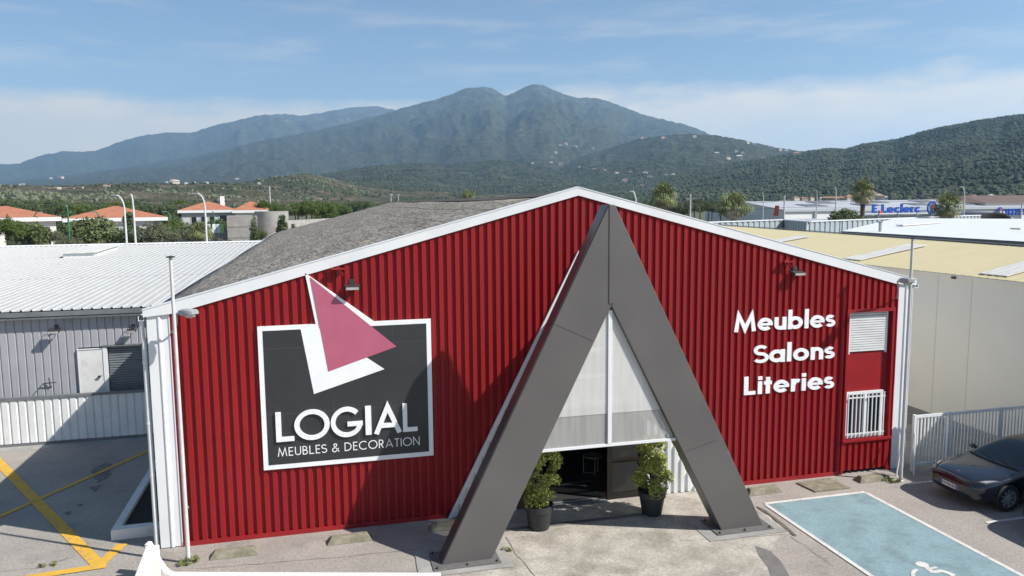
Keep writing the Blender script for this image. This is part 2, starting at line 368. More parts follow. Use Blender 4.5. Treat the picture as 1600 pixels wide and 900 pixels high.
M['limepanel'] = mat('lime panel', (.35, .60, .15), None, rough=.5)
M['palegreen'] = mat('pale blue panel', (.60, .70, .74), None, rough=.5)
M['wire'] = mat('power cable', (.10, .10, .10), None, rough=.6)
def leafmat(name, a, b, c, sc=.35):
    m = mat(name, a, b, sc, .6, c3=c, scale3=2.2, lo3=.5, hi3=.7, spec=.25)
    return m
M['leaf1'] = leafmat('olive foliage', (.115, .14, .055), (.075, .10, .04), (.17, .19, .08))
M['leaf2'] = leafmat('bright foliage', (.085, .125, .025), (.055, .09, .02), (.12, .16, .04))
M['leaf3'] = leafmat('dark foliage', (.072, .105, .042), (.048, .075, .03), (.115, .145, .06))
M['leaf4'] = leafmat('grey green foliage', (.125, .14, .08), (.085, .10, .055), (.18, .19, .115))
M['palmleaf'] = leafmat('palm frond green', (.19, .215, .085), (.12, .15, .055), (.30, .30, .14), .8)
M['palmdead'] = mat('dry palm frond', (.48, .42, .30), (.30, .25, .17), 3, .8)
M['dry'] = mat('dry grass', (.30, .25, .12), (.2, .19, .08), 2, .9)
M['weed'] = mat('weeds', (.11, .14, .03), (.2, .2, .08), 8, .8)

# ------------------------------------------------------------------ terrain
LAYERS = [  # crest outline (photo pixels), distance, foot distance, back width, roughness, kind(0 scrub, 1 forest, 2 rock)
 ('far', 10500, 5500, 3500, 1.2, [(-420, 300), (-250, 290), (-100, 275), (0, 256), (30, 255), (60, 243), (100, 236), (150, 236), (190, 220), (230, 210), (270, 206), (300, 207), (350, 192), (400, 180), (435, 177), (470, 180), (500, 176), (540, 168), (585, 165), (620, 172), (650, 190), (800, 250), (1000, 300), (1200, 330), (2400, 330)], 2),
 ('main', 7200, 2600, 2500, 1.15, [(-420, 325), (-200, 318), (0, 286), (200, 262), (300, 245), (400, 222), (500, 203), (600, 178), (620, 171), (660, 160), (690, 152), (715, 142), (730, 137), (752, 134), (770, 138), (790, 149), (800, 146), (815, 138), (830, 132), (840, 132), (850, 134), (880, 146), (900, 152), (935, 154), (970, 165), (1010, 180), (1060, 192), (1090, 200), (1110, 210), (1200, 240), (1300, 275), (1500, 330), (2400, 330)], 2),
 ('mid', 3600, 1600, 1200, 1.1, [(-420, 335), (700, 330), (800, 290), (870, 258), (930, 238), (1000, 216), (1040, 211), (1080, 209), (1120, 211), (1160, 218), (1200, 228), (1250, 236), (1300, 252), (1400, 285), (1500, 330), (2400, 330)], 1),
 ('front', 2700, 1300, 700, 1.1, [(-420, 335), (380, 330), (450, 292), (500, 275), (560, 262), (640, 255), (700, 257), (780, 250), (830, 257), (880, 269), (920, 275), (1000, 295), (1100, 330), (2400, 330)], 1),
 ('right', 2200, 700, 900, 1.15, [(-420, 335), (900, 330), (1000, 292), (1050, 275), (1100, 262), (1180, 250), (1240, 240), (1265, 237), (1290, 233), (1320, 234), (1350, 226), (1400, 219), (1440, 207), (1500, 195), (1550, 186), (1600, 179), (1700, 165), (1850, 150), (2000, 160), (2300, 200), (2600, 260)], 1),
 ('knoll', 1250, 650, 350, 1.15, [(-420, 335), (280, 330), (330, 293), (380, 285), (430, 277), (480, 271), (520, 279), (560, 290), (620, 297), (700, 300), (800, 306), (900, 330), (2400, 330)], 0),
 ('scrub', 1000, 480, 500, 1.1, [(-420, 298), (-100, 293), (0, 291), (100, 290), (200, 287), (300, 287), (400, 288), (470, 297), (560, 330), (2400, 330)], 0),
]
def crest_table():
    out = []
    for nm, R, r0, wb, p, pts, kind in LAYERS:
        az = []; te = []
        for u, v in pts:
            a, t = azel(u, v); az.append(a); te.append(t)
        i = np.argsort(az); out.append((nm, R, r0, wb, p, np.array(az)[i], np.array(te)[i], kind))
    return out
CREST = crest_table()
_tab = RNG.random((256, 256))
def vnoise(x, y):
    xi = np.floor(x).astype(int); yi = np.floor(y).astype(int); fx = x-xi; fy = y-yi
    fx = fx*fx*(3-2*fx); fy = fy*fy*(3-2*fy); g = lambda i, j: _tab[i & 255, j & 255]
    return (g(xi, yi)*(1-fx)+g(xi+1, yi)*fx)*(1-fy)+(g(xi, yi+1)*(1-fx)+g(xi+1, yi+1)*fx)*fy
def fbm(x, y, o=5):
    s = 0; a = .5
    for k in range(o): s = s+a*(vnoise(x*2**k+17.3*k, y*2**k+5.1*k)-.5); a *= .5
    return s*2
def terrain(az, r):
    az = np.asarray(az, float); r = np.asarray(r, float)
    X = r*np.sin(az); Y = r*np.cos(az); Z = np.full(np.broadcast(az, r).shape, -2.0); K = np.zeros_like(Z)
    for nm, R, r0, wb, p, ta, tt, kind in CREST:
        ri = R*(1+.05*np.sin(az*9+R)+.03*np.sin(az*23+R)); rf = r0*(1+.12*np.sin(az*13+R*.7))
        zc = CAM.z+ri*np.interp(az, ta, tt)
        zc = zc+ri*(.0011 if R > 5000 else .0007)*fbm(az*160+R, az*0+3.3, 4)*(zc > 20)
        s = np.clip((r-rf)/(ri-rf), 0, 1); back = np.clip(1-(r-ri)/wb, 0, 1)
        prof = np.where(r <= ri, s**p, back*back*(3-2*back))
        ridge = fbm(az*26+R*.01, r/900.+1.3, 5); ridge2 = fbm(X/(R*.07)+7, Y/(R*.07), 5)
        er = 1-(.22*(np.abs(ridge)-.12)+.26*ridge2)*np.clip(4*s*(1-s), 0, 1)
        z = np.where(zc > -1, zc*prof*er, -2)-1.0*(prof <= 0)
        up = z > Z; Z = np.where(up, z, Z); K = np.where(up, kind, K)
    return Z, K
def hit(u, v, r_lo=500, r_hi=9000):
    a, t = azel(u, v); r = np.geomspace(r_lo, r_hi, 1600); z, _ = terrain(np.full_like(r, a), r)
    los = CAM.z+r*t; w = np.where(z >= los)[0]
    rr = r[w[0]] if len(w) else r_hi*.5
    return CAM.x+rr*math.sin(a), CAM.y+rr*math.cos(a), float(terrain(np.array([a]), np.array([rr]))[0][0]), rr, bool(len(w))

def terrain_material():
    m = bpy.data.materials.new('wooded hillside'); m.use_nodes = True; nt = m.node_tree; N = nt.nodes.new; L = nt.links.new
    b = nt.nodes['Principled BSDF']; b.inputs['Roughness'].default_value = .95; b.inputs['Specular IOR Level'].default_value = .1
    g = N('ShaderNodeNewGeometry'); at = N('ShaderNodeAttribute'); at.attribute_name = 'cover'
    def nz(sc, det=6, rough=.6):
        n = N('ShaderNodeTexNoise'); n.inputs['Scale'].default_value = sc; n.inputs['Detail'].default_value = det; n.inputs['Roughness'].default_value = rough
        L(g.outputs['Position'], n.inputs[0]); return n.outputs[0]
    def mr(v, a, bb, c=0, d=1):
        n = N('ShaderNodeMapRange'); L(v, n.inputs[0]); n.inputs[1].default_value = a; n.inputs[2].default_value = bb; n.inputs[3].default_value = c; n.inputs[4].default_value = d; return n.outputs[0]
    def mix(f, A, B):
        n = N('ShaderNodeMix'); n.data_type = 'RGBA'
        if isinstance(f, float): n.inputs['Factor'].default_value = f
        else: L(f, n.inputs['Factor'])
        for s_, c in (('A', A), ('B', B)):
            if isinstance(c, tuple): n.inputs[s_].default_value = (*c, 1)
            else: L(c, n.inputs[s_])
        return n.outputs['Result']
    forest = mix(mr(nz(.028, 6, .85), .43, .57), (.005, .010, .008), (.078, .086, .052))
    forest = mix(mr(nz(.0035, 5), .42, .66), forest, (.050, .052, .032))
    scrub = mix(mr(nz(.035, 6, .75), .42, .58), (.135, .108, .075), (.040, .050, .024))
    scrub = mix(mr(nz(.006, 5), .5, .62), scrub, (.045, .055, .028))
    scrub = mix(mr(nz(.018, 4), .64, .70), scrub, (.26, .21, .14))
    col = mix(mr(at.outputs['Fac'], .2, .8), scrub, forest)
    sx = N('ShaderNodeSeparateXYZ'); L(g.outputs['Position'], sx.inputs[0])
    rk = N('ShaderNodeMath'); rk.operation = 'MULTIPLY'; L(mr(sx.outputs['Z'], 650, 1150), rk.inputs[0]); L(mr(nz(.011, 7, .7), .55, .66), rk.inputs[1])
    col = mix(rk.outputs[0], col, (.25, .22, .19))
    rk2 = mr(nz(.006, 7, .72), .715, .74); col = mix(rk2, col, (.26, .215, .15))
    L(col, b.inputs['Base Color'])
    bn = N('ShaderNodeBump'); bn.inputs['Strength'].default_value = 1; bn.inputs['Distance'].default_value = 12; L(nz(.06, 4, .7), bn.inputs['Height']); L(bn.outputs[0], b.inputs['Normal'])
    return m
def build_terrain():
    az = np.radians(np.arange(-40, 68, .125)); r = np.geomspace(430, 14500, 300)
    A, R = np.meshgrid(az, r); Z, K = terrain(A, R)
    Z = Z+np.where(Z > 3, np.clip(R*.0012, .5, 7)*(RNG.random(Z.shape)-.5), 0)
    V = np.stack([CAM.x+R*np.sin(A), CAM.y+R*np.cos(A), Z], -1).reshape(-1, 3)
    n, mcol = A.shape; i = np.arange(n*mcol).reshape(n, mcol)
    q = np.stack([i[:-1, :-1], i[:-1, 1:], i[1:, 1:], i[1:, :-1]], -1).reshape(-1, 4)
    me = bpy.data.meshes.new('hills'); me.from_pydata(V.tolist(), [], q[:, ::-1].tolist())
    at = me.attributes.new('cover', 'FLOAT', 'POINT'); at.data.foreach_set('value', np.clip(K, 0, 1).reshape(-1).astype(np.float32))
    me.polygons.foreach_set('use_smooth', [True]*len(me.polygons)); me.materials.append(terrain_material()); me.update()
    o = bpy.data.objects.new('hills', me); COL.objects.link(o); tag(o, kind='structure')
build_terrain()

def blob_field(name, pts, sizes, mats_, label, cat):
    """many leafy crown lumps in ONE mesh (stuff)"""
    bm = bmesh.new(); bmesh.ops.create_icosphere(bm, subdivisions=1, radius=1); bv = np.array([v.co[:] for v in bm.verts]); bf = np.array([[v.index for v in f.verts] for f in bm.faces]); bm.free()
    n = len(pts); V = np.empty((n, len(bv), 3)); ang = RNG.random(n)*6.28; jit = 1+.55*(RNG.random((n, len(bv), 1))-.5)
    c, s = np.cos(ang), np.sin(ang); x = bv[None, :, 0]*c[:, None]-bv[None, :, 1]*s[:, None]; y = bv[None, :, 0]*s[:, None]+bv[None, :, 1]*c[:, None]
    V[..., 0] = x; V[..., 1] = y; V[..., 2] = bv[None, :, 2]; V = V*jit*sizes[:, None, :]+pts[:, None, :]
    Fc = (bf[None]+np.arange(n)[:, None, None]*len(bv)).reshape(-1, 3)
    me = bpy.data.meshes.new(name); me.from_pydata(V.reshape(-1, 3).tolist(), [], Fc.tolist())
    for m in mats_: me.materials.append(m)
    zone = np.clip(np.floor((fbm(pts[:, 0]/150, pts[:, 1]/150, 4)*1.3+.5+.45*(RNG.random(n)-.5))*len(mats_)), 0, len(mats_)-1)
    me.polygons.foreach_set('material_index', np.repeat(zone, len(bf)).astype(np.int32)); me.update()
    o = bpy.data.objects.new(name, me); COL.objects.link(o); return tag(o, label, cat, kind='stuff')
def forest_on(n, u0, u1, v0, v1, r_lo, r_hi, smin, smax, name, mats_, label, thin=0):
    P = []; Z = []
    a0, a1 = azel(u0, 300)[0], azel(u1, 300)[0]
    az = a0+(a1-a0)*RNG.random(n); r = np.sqrt(r_lo**2+(r_hi**2-r_lo**2)*RNG.random(n)); z, k = terrain(az, r)
    el = (z-CAM.z)/r; X = CAM.x+r*np.sin(az); Y = CAM.y+r*np.cos(az)
    ok = (z > -1) & (fbm(X/55+9, Y/55, 4)+.2*(RNG.random(n)-.5) > -.34)
    if thin: ok &= fbm(X/60, Y/60, 4)+.25*(RNG.random(n)-.5) > thin
    s = smin+(smax-smin)*RNG.random(n)**1.5
    pts = np.stack([X, Y, z+s*.35], -1)[ok]; sz = np.stack([s, s, s*(.75+.5*RNG.random(n))], -1)[ok]
    return blob_field(name, pts, sz, mats_, label, 'woods')
M['far1'] = mat('hill woodland a', (.041, .055, .034), (.060, .073, .044), .02, .9, spec=.1)
M['far2'] = mat('hill woodland b', (.056, .069, .043), (.072, .083, .05), .02, .9, spec=.1)
M['far3'] = mat('hill woodland c', (.034, .048, .031), (.05, .063, .038), .02, .9, spec=.1)
forest_on(52000, 880, 1720, 0, 0, 700, 2450, 1.7, 3.6, 'hillside_woods', [M['far1'], M['far2'], M['far3']], 'dense green woods covering the hillside on the right')
forest_on(16000, 420, 1050, 0, 0, 1300, 2800, 1.8, 3.6, 'foothill_woods', [M['far1'], M['far2'], M['far3']], 'patchy woods on the foothills in front of the main mountain', -.15)
forest_on(9000, -160, 760, 0, 0, 480, 1400, .8, 2.3, 'scrub_bushes', [M['far1'], M['far2'], M['leaf4']], 'scattered scrub bushes on the brown slope behind the houses', .02)

# ground
M['plain'] = mat('scrubby plain', (.10, .095, .05), (.05, .06, .028), .03, .95, c3=(.22, .18, .11), scale3=.05, lo3=.58, hi3=.7)
g = MB(); g.sheet([(-16000, -3000), (16000, -3000), (16000, 16000), (-16000, 16000)], -.012); tag(g.build('ground', M['plain']), kind='structure')
g = MB(); g.sheet([(-60, -60), (120, -60), (120, 100), (-60, 100)], 0); tag(g.build('parking_lot', M['asphalt']), kind='structure')
# ------------------------------------------------------------------ ground sheets and markings
def P2(u, v): p = gz(u, v); return (p.x, p.y)
def wob(pts, amp, n=6):
    out = []
    for i in range(len(pts)):
        a = Vector(pts[i]); b = Vector(pts[(i+1) % len(pts)])
        for k in range(n):
            p = a.lerp(b, k/n); out.append((p.x+random.uniform(-amp, amp), p.y+random.uniform(-amp, amp)))
    return out
g = MB(); g.sheet(wob([(-3.2, -14), (14.45, -14), (14.4, -4.2), (13.0, -3.2), (-.2, -3.4)], .03), .004)
tag(g.build('forecourt', M['asphalt2']), kind='structure')
g = MB(); g.sheet(wob([(6.2, -1.75), (7.0, -.05), (13.6, -.05), (14.25, -1.9), (14.32, -3.0), (13.6, -3.35), (12.7, -5.1), (12.9, -14), (6.3, -14), (5.65, -3.0)], .05), .008)
tag(g.build('apron', M['concrete']), kind='structure')
for foot in (6.6, 13.25):
    g = MB(); g.sheet(wob([(foot-1.05, -1.7), (foot+.95, -1.7), (foot+.95, -2.98), (foot-1.05, -2.98)], .02, 4), .02)
    g.prism([(foot-1.0, -1.72, -.01), (foot+.9, -1.72, -.01), (foot+.9, -2.95, -.01), (foot-1.0, -2.95, -.01)], (0, 0, .028))
    tag(g.build('footing_pad', M['concrete2']), kind='structure')
g = MB(); g.sheet([P2(1180, 853), P2(1205, 862), P2(1222, 880), P2(1236, 905), P2(1300, 1000), P2(1240, 1000), P2(1205, 905), P2(1200, 888), P2(1185, 868)], .012)
tag(g.build('asphalt_patch', M['patch']), kind='structure')
def crackline(name, px, w=.03, z=.016, m='crack'):
    pts = [Vector(P2(*p)) for p in px]; fine = []
    for a, b in zip(pts, pts[1:]):
        n = max(2, int((b-a).length/.25))
        for k in range(n): q = a.lerp(b, k/n); fine.append(q+Vector((random.uniform(-.03, .03), random.uniform(-.03, .03))))
    fine.append(pts[-1]); mb = MB(); L = []; R = []
    for i, q in enumerate(fine):
        d = (fine[min(i+1, len(fine)-1)]-fine[max(i-1, 0)]).normalized(); nn = Vector((-d.y, d.x))*w*random.uniform(.3, .9)
        L.append(q+nn); R.append(q-nn)
    for i in range(len(fine)-1): mb.sheet([L[i], R[i], R[i+1], L[i+1]], z)
    tag(mb.build(name, M[m]), kind='structure')
crackline('joint', [(1183, 792), (1205, 806), (1243, 838)], .075)
crackline('joint', [(790, 840), (806, 866), (835, 900), (850, 930)], .009, .016, 'patch')
crackline('joint', [(1236, 838), (1262, 856), (1300, 885)], .009, .016, 'patch')
crackline('joint', [(1060, 846), (1130, 842), (1240, 836)], .008, .016, 'patch')
crackline('joint', [(300, 890), (420, 880), (560, 868), (660, 858)], .009, .016, 'patch')
crackline('joint', [(0, 893), (60, 888), (110, 872), (140, 848)], .01, .016, 'patch')
crackline('joint', [(0, 760), (70, 742), (140, 720), (200, 712)], .009, .016, 'patch')
for poly in ([(140, 736), (165, 722), (178, 728), (170, 745), (158, 754), (148, 748)], [(138, 762), (160, 757), (150, 769)], [(98, 803), (112, 798), (108, 806)], [(120, 789), (131, 787), (126, 793)]):
    g = MB(); g.sheet(wob([P2(*p) for p in poly], .06 if len(poly) > 4 else .012, 5), .009); tag(g.build('tar_stain', M['patch']), kind='structure')
g = MB(); g.sheet([(-14, 9.2), (-.5, 9.2), (-.5, 8.75), (-14, 8.75)], .006); tag(g.build('concrete_strip', M['concrete2']), kind='structure')
# yellow hatching
def marking(name, a, b, w, m, z=.012):
    mb = MB(); a = Vector(a); b = Vector(b); d = (b-a); n = max(1, int(d.length/1.0))
    mb.strip(a, b, w, z); return tag(mb.build(name, M[m]), kind='structure')
marking('yellow_line', (-7.4, 9.9-.0), (-1.12, -.62), .27, 'yellow')
marking('yellow_line', (-6.2, -.35), (-1.75, 7.65), .15, 'yellow', .016)
marking('yellow_line', (-1.14, -.52), (-.92, .45), .24, 'yellow', .016)
marking('yellow_line', (-1.0, -.62), (-4.2, -.98), .24, 'yellow', .020)
# accessible bay
g = MB(); g.sheet([(14.62, -1.35), (17.62, -1.35), (17.62, -7.2), (14.62, -7.2)], .012); tag(g.build('parking_bay', M['bay']), kind='structure')
for a, b in (((14.62, -1.35), (17.62, -1.35)), ((14.62, -1.41), (14.62, -7.2)), ((17.62, -1.41), (17.62, -7.2))): marking('white_line', a, b, .11, 'paint', .017)
for y in (-1.16, -3.76, -6.36): marking('white_line', (19.1, y), (24.3, y), .10, 'paint')
def wheelchair():
    mb = MB(); o = gz(1440, 884)
    def T(x, z, y): return (16.02+z*.0+(x)*.0+0, 0, 0)
    U = lambda u, v: P2(u, v)
    def pl(px, w, z0=.018):
        P = [Vector(U(*p)) for p in px]
        for i, (a, b) in enumerate(zip(P, P[1:])): mb.strip(a, b+(b-a).normalized()*w*.3, w, z0+.0006*i)
    c = Vector(U(1441, 883)); mb.sheet([(c.x+.13*math.cos(t*PI/8), c.y+.13*math.sin(t*PI/8)) for t in range(16)], .0165)
    pl([(1445, 885), (1457, 895), (1472, 893), (1489, 899)], .11); pl([(1452, 890), (1463, 888)], .07, .0215)
    cc = Vector(U(1462, 905)); R = .42
    pts = [(cc.x+R*math.cos(a), cc.y+R*math.sin(a)) for a in np.linspace(rad(100), rad(370), 18)]
    for i, (a, b) in enumerate(zip(pts, pts[1:])): mb.strip(a, b, .08, .0225+.0005*(i % 2))
    tag(mb.build('wheelchair_symbol', M['paint']), kind='structure')
wheelchair()

# ------------------------------------------------------------------ ribbed wall generator
def ribbed(mb, x0, x1, top, bot, y, pitch=.2, crown=.095, side=.012, depth=.052, holes=(), keep=None, mi=0, axis='x', flip=1):
    """vertical trapezoid cladding facing -y (axis x). top/bot: functions of x. holes: (xa, xb, za, zb). keep: fn(x)->(zlo, zhi)"""
    xs = set([x0, x1]); k = math.floor(x0/pitch)-1
    prof = lambda x: profile(x)
    def profile(x):
        t = (x/pitch-math.floor(x/pitch))*pitch; va = (pitch-crown-2*side)
        if t < va: return 0
        if t < va+side: return (t-va)/side
        if t < va+side+crown: return 1
        return max(0, 1-(t-va-side-crown)/side)
    va = pitch-crown-2*side
    while k*pitch < x1+pitch:
        for o in (0, va, va+side, va+side+crown): 
            x = k*pitch+o
            if x0 < x < x1: xs.add(round(x, 5))
        k += 1
    for h in holes: xs.update([v for v in (h[0], h[1]) if x0 < v < x1])
    xs = sorted(xs)
    P = lambda x, z: (x, y-flip*depth*profile(x), z) if axis == 'x' else (y-flip*depth*profile(x), x, z)
    for a, b in zip(xs, xs[1:]):
        if b-a < 1e-4: continue
        m = (a+b)/2; cuts = [(bot(a), bot(b)), (top(a), top(b))]
        segs = [(cuts[0], cuts[1])]
        for h in holes:
            if h[0] < m < h[1]:
                ns = []
                for lo, hi in segs:
                    if h[2] > min(lo): ns.append((lo, (min(h[2], hi[0]), min(h[2], hi[1]))))
                    if h[3] < max(hi): ns.append(((max(h[3], lo[0]), max(h[3], lo[1])), hi))
                segs = ns
        for lo, hi in segs:
            if hi[0]-lo[0] < 1e-3 and hi[1]-lo[1] < 1e-3: continue
            q = [P(a, lo[0]), P(b, lo[1]), P(b, hi[1]), P(a, hi[0])]
            mb.poly(q if (axis == 'x') == (flip == 1) else q[::-1], mi)
    return mb

# ------------------------------------------------------------------ red store
EAVE, APEX, DEPTH = 5.47, 8.10, 51.2
roofz = lambda x: EAVE+(APEX-EAVE)*(1-abs(x-10)/10)
store = thing('furniture_store', (10, 0, 0), 'long red ribbed metal store with white gable trim and grey fibre cement roof', 'building')
O = store.location
TRI = lambda x: 6.50*(1-abs(x-10.0)/3.36)           # white triangle behind the porch
DOOR = (8.35, 11.82, 0, 2.55); REC = (17.92, 19.36, 1.02, 4.66)
LAP = 2.52
mb = MB(O); lowz = lambda x: .1 if abs(x-10.0) > 3.36 else max(.1, TRI(x)-.02)
ribbed(mb, .47, 19.52, lambda x: max(lowz(x), LAP), lowz, 0, holes=(REC, DOOR))
ribbed(mb, .47, 19.52, lambda x: roofz(x)-.16, lambda x: max(lowz(x), LAP-.03), -.006, holes=(REC, DOOR))
mb.build('front_wall', M['red'], store)
mb = MB(O); ribbed(mb, 6.65, 13.35, lambda x: max(.02, TRI(x)), lambda x: .02, -.05, holes=(DOOR,))
wt = mb.build('porch_wall', M['white'], store); wt['label'] = 'white ribbed triangle around the entrance'
mb = MB(O)
for sgn in (-1,):
    a = Vector((10.0+sgn*3.40, -.06, -.0)); b = Vector((10.0, -.06, 6.58)); d = (b-a).normalized(); n = Vector((-d.z, 0, d.x))*sgn*.09
    mb.prism([a, b, b+Vector((0, 0, -.2)), a-Vector((sgn*.10, 0, 0))] if sgn < 0 else [a, a-Vector((.10, 0, 0)), b+Vector((0, 0, -.2)), b], (0, -.06-.002*sgn, 0))
mb.build('porch_flashing', M['white'], store)
for xa, xb in ((.47, 6.57), (13.44, 17.80), (19.44, 19.52)):
    mb = MB(O); mb.box(xa, xb, -.06, .0, .0, .11); mb.build('base_trim', M['redtrim'], store)
# white corner panels
for x0, x1 in ((0, .47), (19.52, 20)):
    mb = MB(O); pr = [(x0, 0), (x0, -.05), (x0+.20, -.05), (x0+.235, -.075), (x0+.265, -.075), (x0+.30, -.03), (x1-.03, -.03), (x1-.02, -.05), (x1, -.05), (x1, 0)]
    mb.prism([(p[0], p[1], .02) for p in pr], (0, 0, roofz(x0 if x0 else x1)-.06 if x0 == 0 else EAVE-.1))
    mb.build('corner_panel', M['white'], store)
# side and rear walls
mb = MB(O); mb.box(.03, .12, .05, DEPTH-.1, 0, EAVE-.12); mb.box(19.88, 19.97, .05, DEPTH-.1, 0, EAVE-.12); mb.build('side_wall', M['greywhite'], store)
mb = MB(O); mb.prism([(.13, DEPTH-.2, 0), (19.87, DEPTH-.2, 0), (19.87, DEPTH-.2, EAVE-.12), (10, DEPTH-.2, APEX-.3), (.13, DEPTH-.2, EAVE-.12)], (0, .1, 0)); mb.build('rear_wall', M['greywhite'], store)
# roof with slight waviness
def roof():
    mb = MB(O); nx, ny = 16, 60
    for sgn in (-1, 1):
        V = []
        for j in range(ny+1):
            for i in range(nx+1):
                t = i/nx; x = 10+sgn*t*10.19; y = -.02+(DEPTH+.05)*j/ny
                z = APEX-.10-(APEX-EAVE)*t*1.012+.035*math.sin(y*.35+sgn)*(.3+.7*math.sin(PI*t))*min(1, y/4)+.010*((i % 2))
                z -= .10*min(1, y/9)*(1-t)
                V.append((x, y, z))
        F = []
        for j in range(ny):
            for i in range(nx):
                a = j*(nx+1)+i; q = (a, a+1, a+nx+2, a+nx+1); F.append(q if sgn > 0 else q[::-1])
        mb.add(V, F)
    r = mb.build('roof', M['fibro'], store, smooth=20)
    md = r.modifiers.new('thick', 'SOLIDIFY'); md.thickness = .06; md.offset = -1
    c = MB(O)
    n = 30
    for j in range(n):
        y0 = .0+DEPTH*j/n; y1 = .0+DEPTH*(j+1)/n+.04
        z = lambda y: APEX-.075-.10*min(1, y/9)
        c.prism([(9.72, y0, z(y0)-.06), (10, y0, z(y0)+.045), (10.28, y0, z(y0)-.06), (10.28, y0, z(y0)-.10), (9.72, y0, z(y0)-.10)], (0, y1-y0, z(y1)-z(y0)))
    c.build('ridge_cap', M['ridge'], r)
    s = MB(O)
    for x in (1.6, 3.0, 4.4, 5.8, 7.2, 8.5):
        t = (10-x)/10.12
        pts = []
        for j in range(41):
            y = -.02+(DEPTH+.05)*j/40
            z = APEX-.10-(APEX-EAVE)*t*1.012+.035*math.sin(y*.35-1)*(.3+.7*math.sin(PI*t))*min(1, y/4)-.10*min(1, y/9)*(1-t)
            pts.append((x, y, z+.004))
        s.tube(pts, .013, 5)
    s.build('sheet_lap', M['fibro'], r)
    p = MB(O); p.tube([(9.7, 49, 7.6), (9.7, 49, 8.42)], .05, 8); p.lathe([(.0, 0), (.16, .05), (.16, .16), (0, .22)], (9.7, 49, 8.4), n=10); p.build('roof_vent', M['steel'], r)
    p = MB(O); p.tube([(9.9, 44.5, 7.7), (9.9, 44.5, 8.40)], .05, 8); p.lathe([(.0, 0), (.15, .02), (.15, .08), (0, .1)], (9.9, 44.5, 8.40), n=10); p.build('roof_vent', M['steel'], r)
roof()
# fascia (rake trim)
for sgn in (-1, 1):
    mb = MB(O); x = lambda t: 10+sgn*t*10.03
    e = 1.003
    mb.prism([(10, -.10, APEX+.03), (10+sgn*10.06, -.10, EAVE+.03), (10+sgn*10.06, -.10, EAVE-.12), (10+sgn*9.4, -.10, EAVE-.06), (10, -.10, APEX-.165)], (0, .075, 0))
    mb.prism([(10, -.11, APEX+.055), (10+sgn*10.07, -.11, EAVE+.055), (10+sgn*10.07, -.11, EAVE+.032), (10, -.11, APEX+.032)], (0, .22, 0))
    mb.build('rake_trim', M['white'], store)
# gutter, downpipe
mb = MB(O)
for x0, x1 in ((-.17, -.05), (20.05, 20.17)):
    mb.prism([(x0, -.05, EAVE-.10), (x0, -.05, EAVE-.21), (x1, -.05, EAVE-.21), (x1, -.05, EAVE-.10), (x1-.015, -.05, EAVE-.10), (x1-.015, -.05, EAVE-.19), (x0+.015, -.05, EAVE-.19), (x0+.015, -.05, EAVE-.10)], (0, DEPTH, 0))
mb.build('gutter', M['white'], store)
mb = MB(O); mb.tube([(-.13, .08, EAVE-.16), (-.13, .08, 4.9), (-.10, .06, 4.75), (-.10, .04, .0)], .052, 12); dp = mb.build('downpipe', M['greywhite'], store, smooth=40)
for z in (4.3, 2.9, 1.7, .25): mb = MB(O); mb.lathe([(.06, 0), (.06, .05)], (-.10, .05, z), n=12); mb.build('pipe_collar', M['greywhite'], dp)
# window bay on the right
x0, x1, z0, z1 = REC
mb = MB(O); mb.box(x0, x1, .05, .09, z0, z1); mb.build('window_bay_panel', M['redtrim'], store)
mb = MB(O); mb.box(x0-.06, x0+.012, -.085, .09, z0-.0, z1+.08); mb.box(x1-.012, x1+.06, -.085, .09, z0, z1+.08); mb.box(x0+.012, x1-.012, -.083, .09, z1-.015, z1+.075); mb.box(x0-.1, x1+.1, -.11, .06, z0-.08, z0)
mb.box(x0-.06, x0, -.055, .0, .0, z0-.082); mb.box(x1, x1+.06, -.055, .0, .0, z0-.082)
mb.build('window_bay_trim', M['redtrim'], store)
mb = MB(O); 
for k in range(16):
    z = 3.52+k*.068; mb.prism([(18.04, .045, z), (18.04, .012, z+.006), (18.04, .012, z+.054), (18.04, .045, z+.062)], (1.16, 0, 0))
sh = mb.build('window_shutter', M['greywhite'], store)
mb = MB(O); mb.box(17.99, 18.035, -.0, .05, 3.46, 4.63); mb.box(19.205, 19.25, 0, .05, 3.46, 4.63); mb.box(18.036, 19.204, -.001, .05, 4.612, 4.64); mb.build('shutter_guide', M['white'], sh)
wn = MB(O); wn.box(17.99, 19.19, .01, .049, 1.05, 2.36); win = wn.build('window', M['glass'], store)
mb = MB(O)
for a, b in ((17.985, 18.05), (18.54, 18.66), (19.13, 19.195)): mb.box(a, b, -.012, .046, 1.04, 2.37)
mb.box(18.051, 18.539, -.01, .04, 1.04, 1.12); mb.box(18.661, 19.129, -.01, .04, 1.04, 1.12); mb.box(18.051, 18.539, -.01, .04, 2.29, 2.37); mb.box(18.661, 19.129, -.01, .04, 2.29, 2.37)
mb.build('window_frame', M['white'], win)
mb = MB(O)
for k in range(10): mb.box(18.0+k*.13, 18.025+k*.13, -.085, -.06, 1.06, 2.34)
for z in (1.16, 2.2): mb.box(17.96, 19.22, -.082, -.063, z, z+.035)
mb.build('window_grille', M['white'], win)
mb = MB(O); mb.box(18.2, 18.47, .006, .0095, 1.2, 2.2); mb.build('curtain', mat('curtain', (.12, .09, .12), None, rough=.9), win)
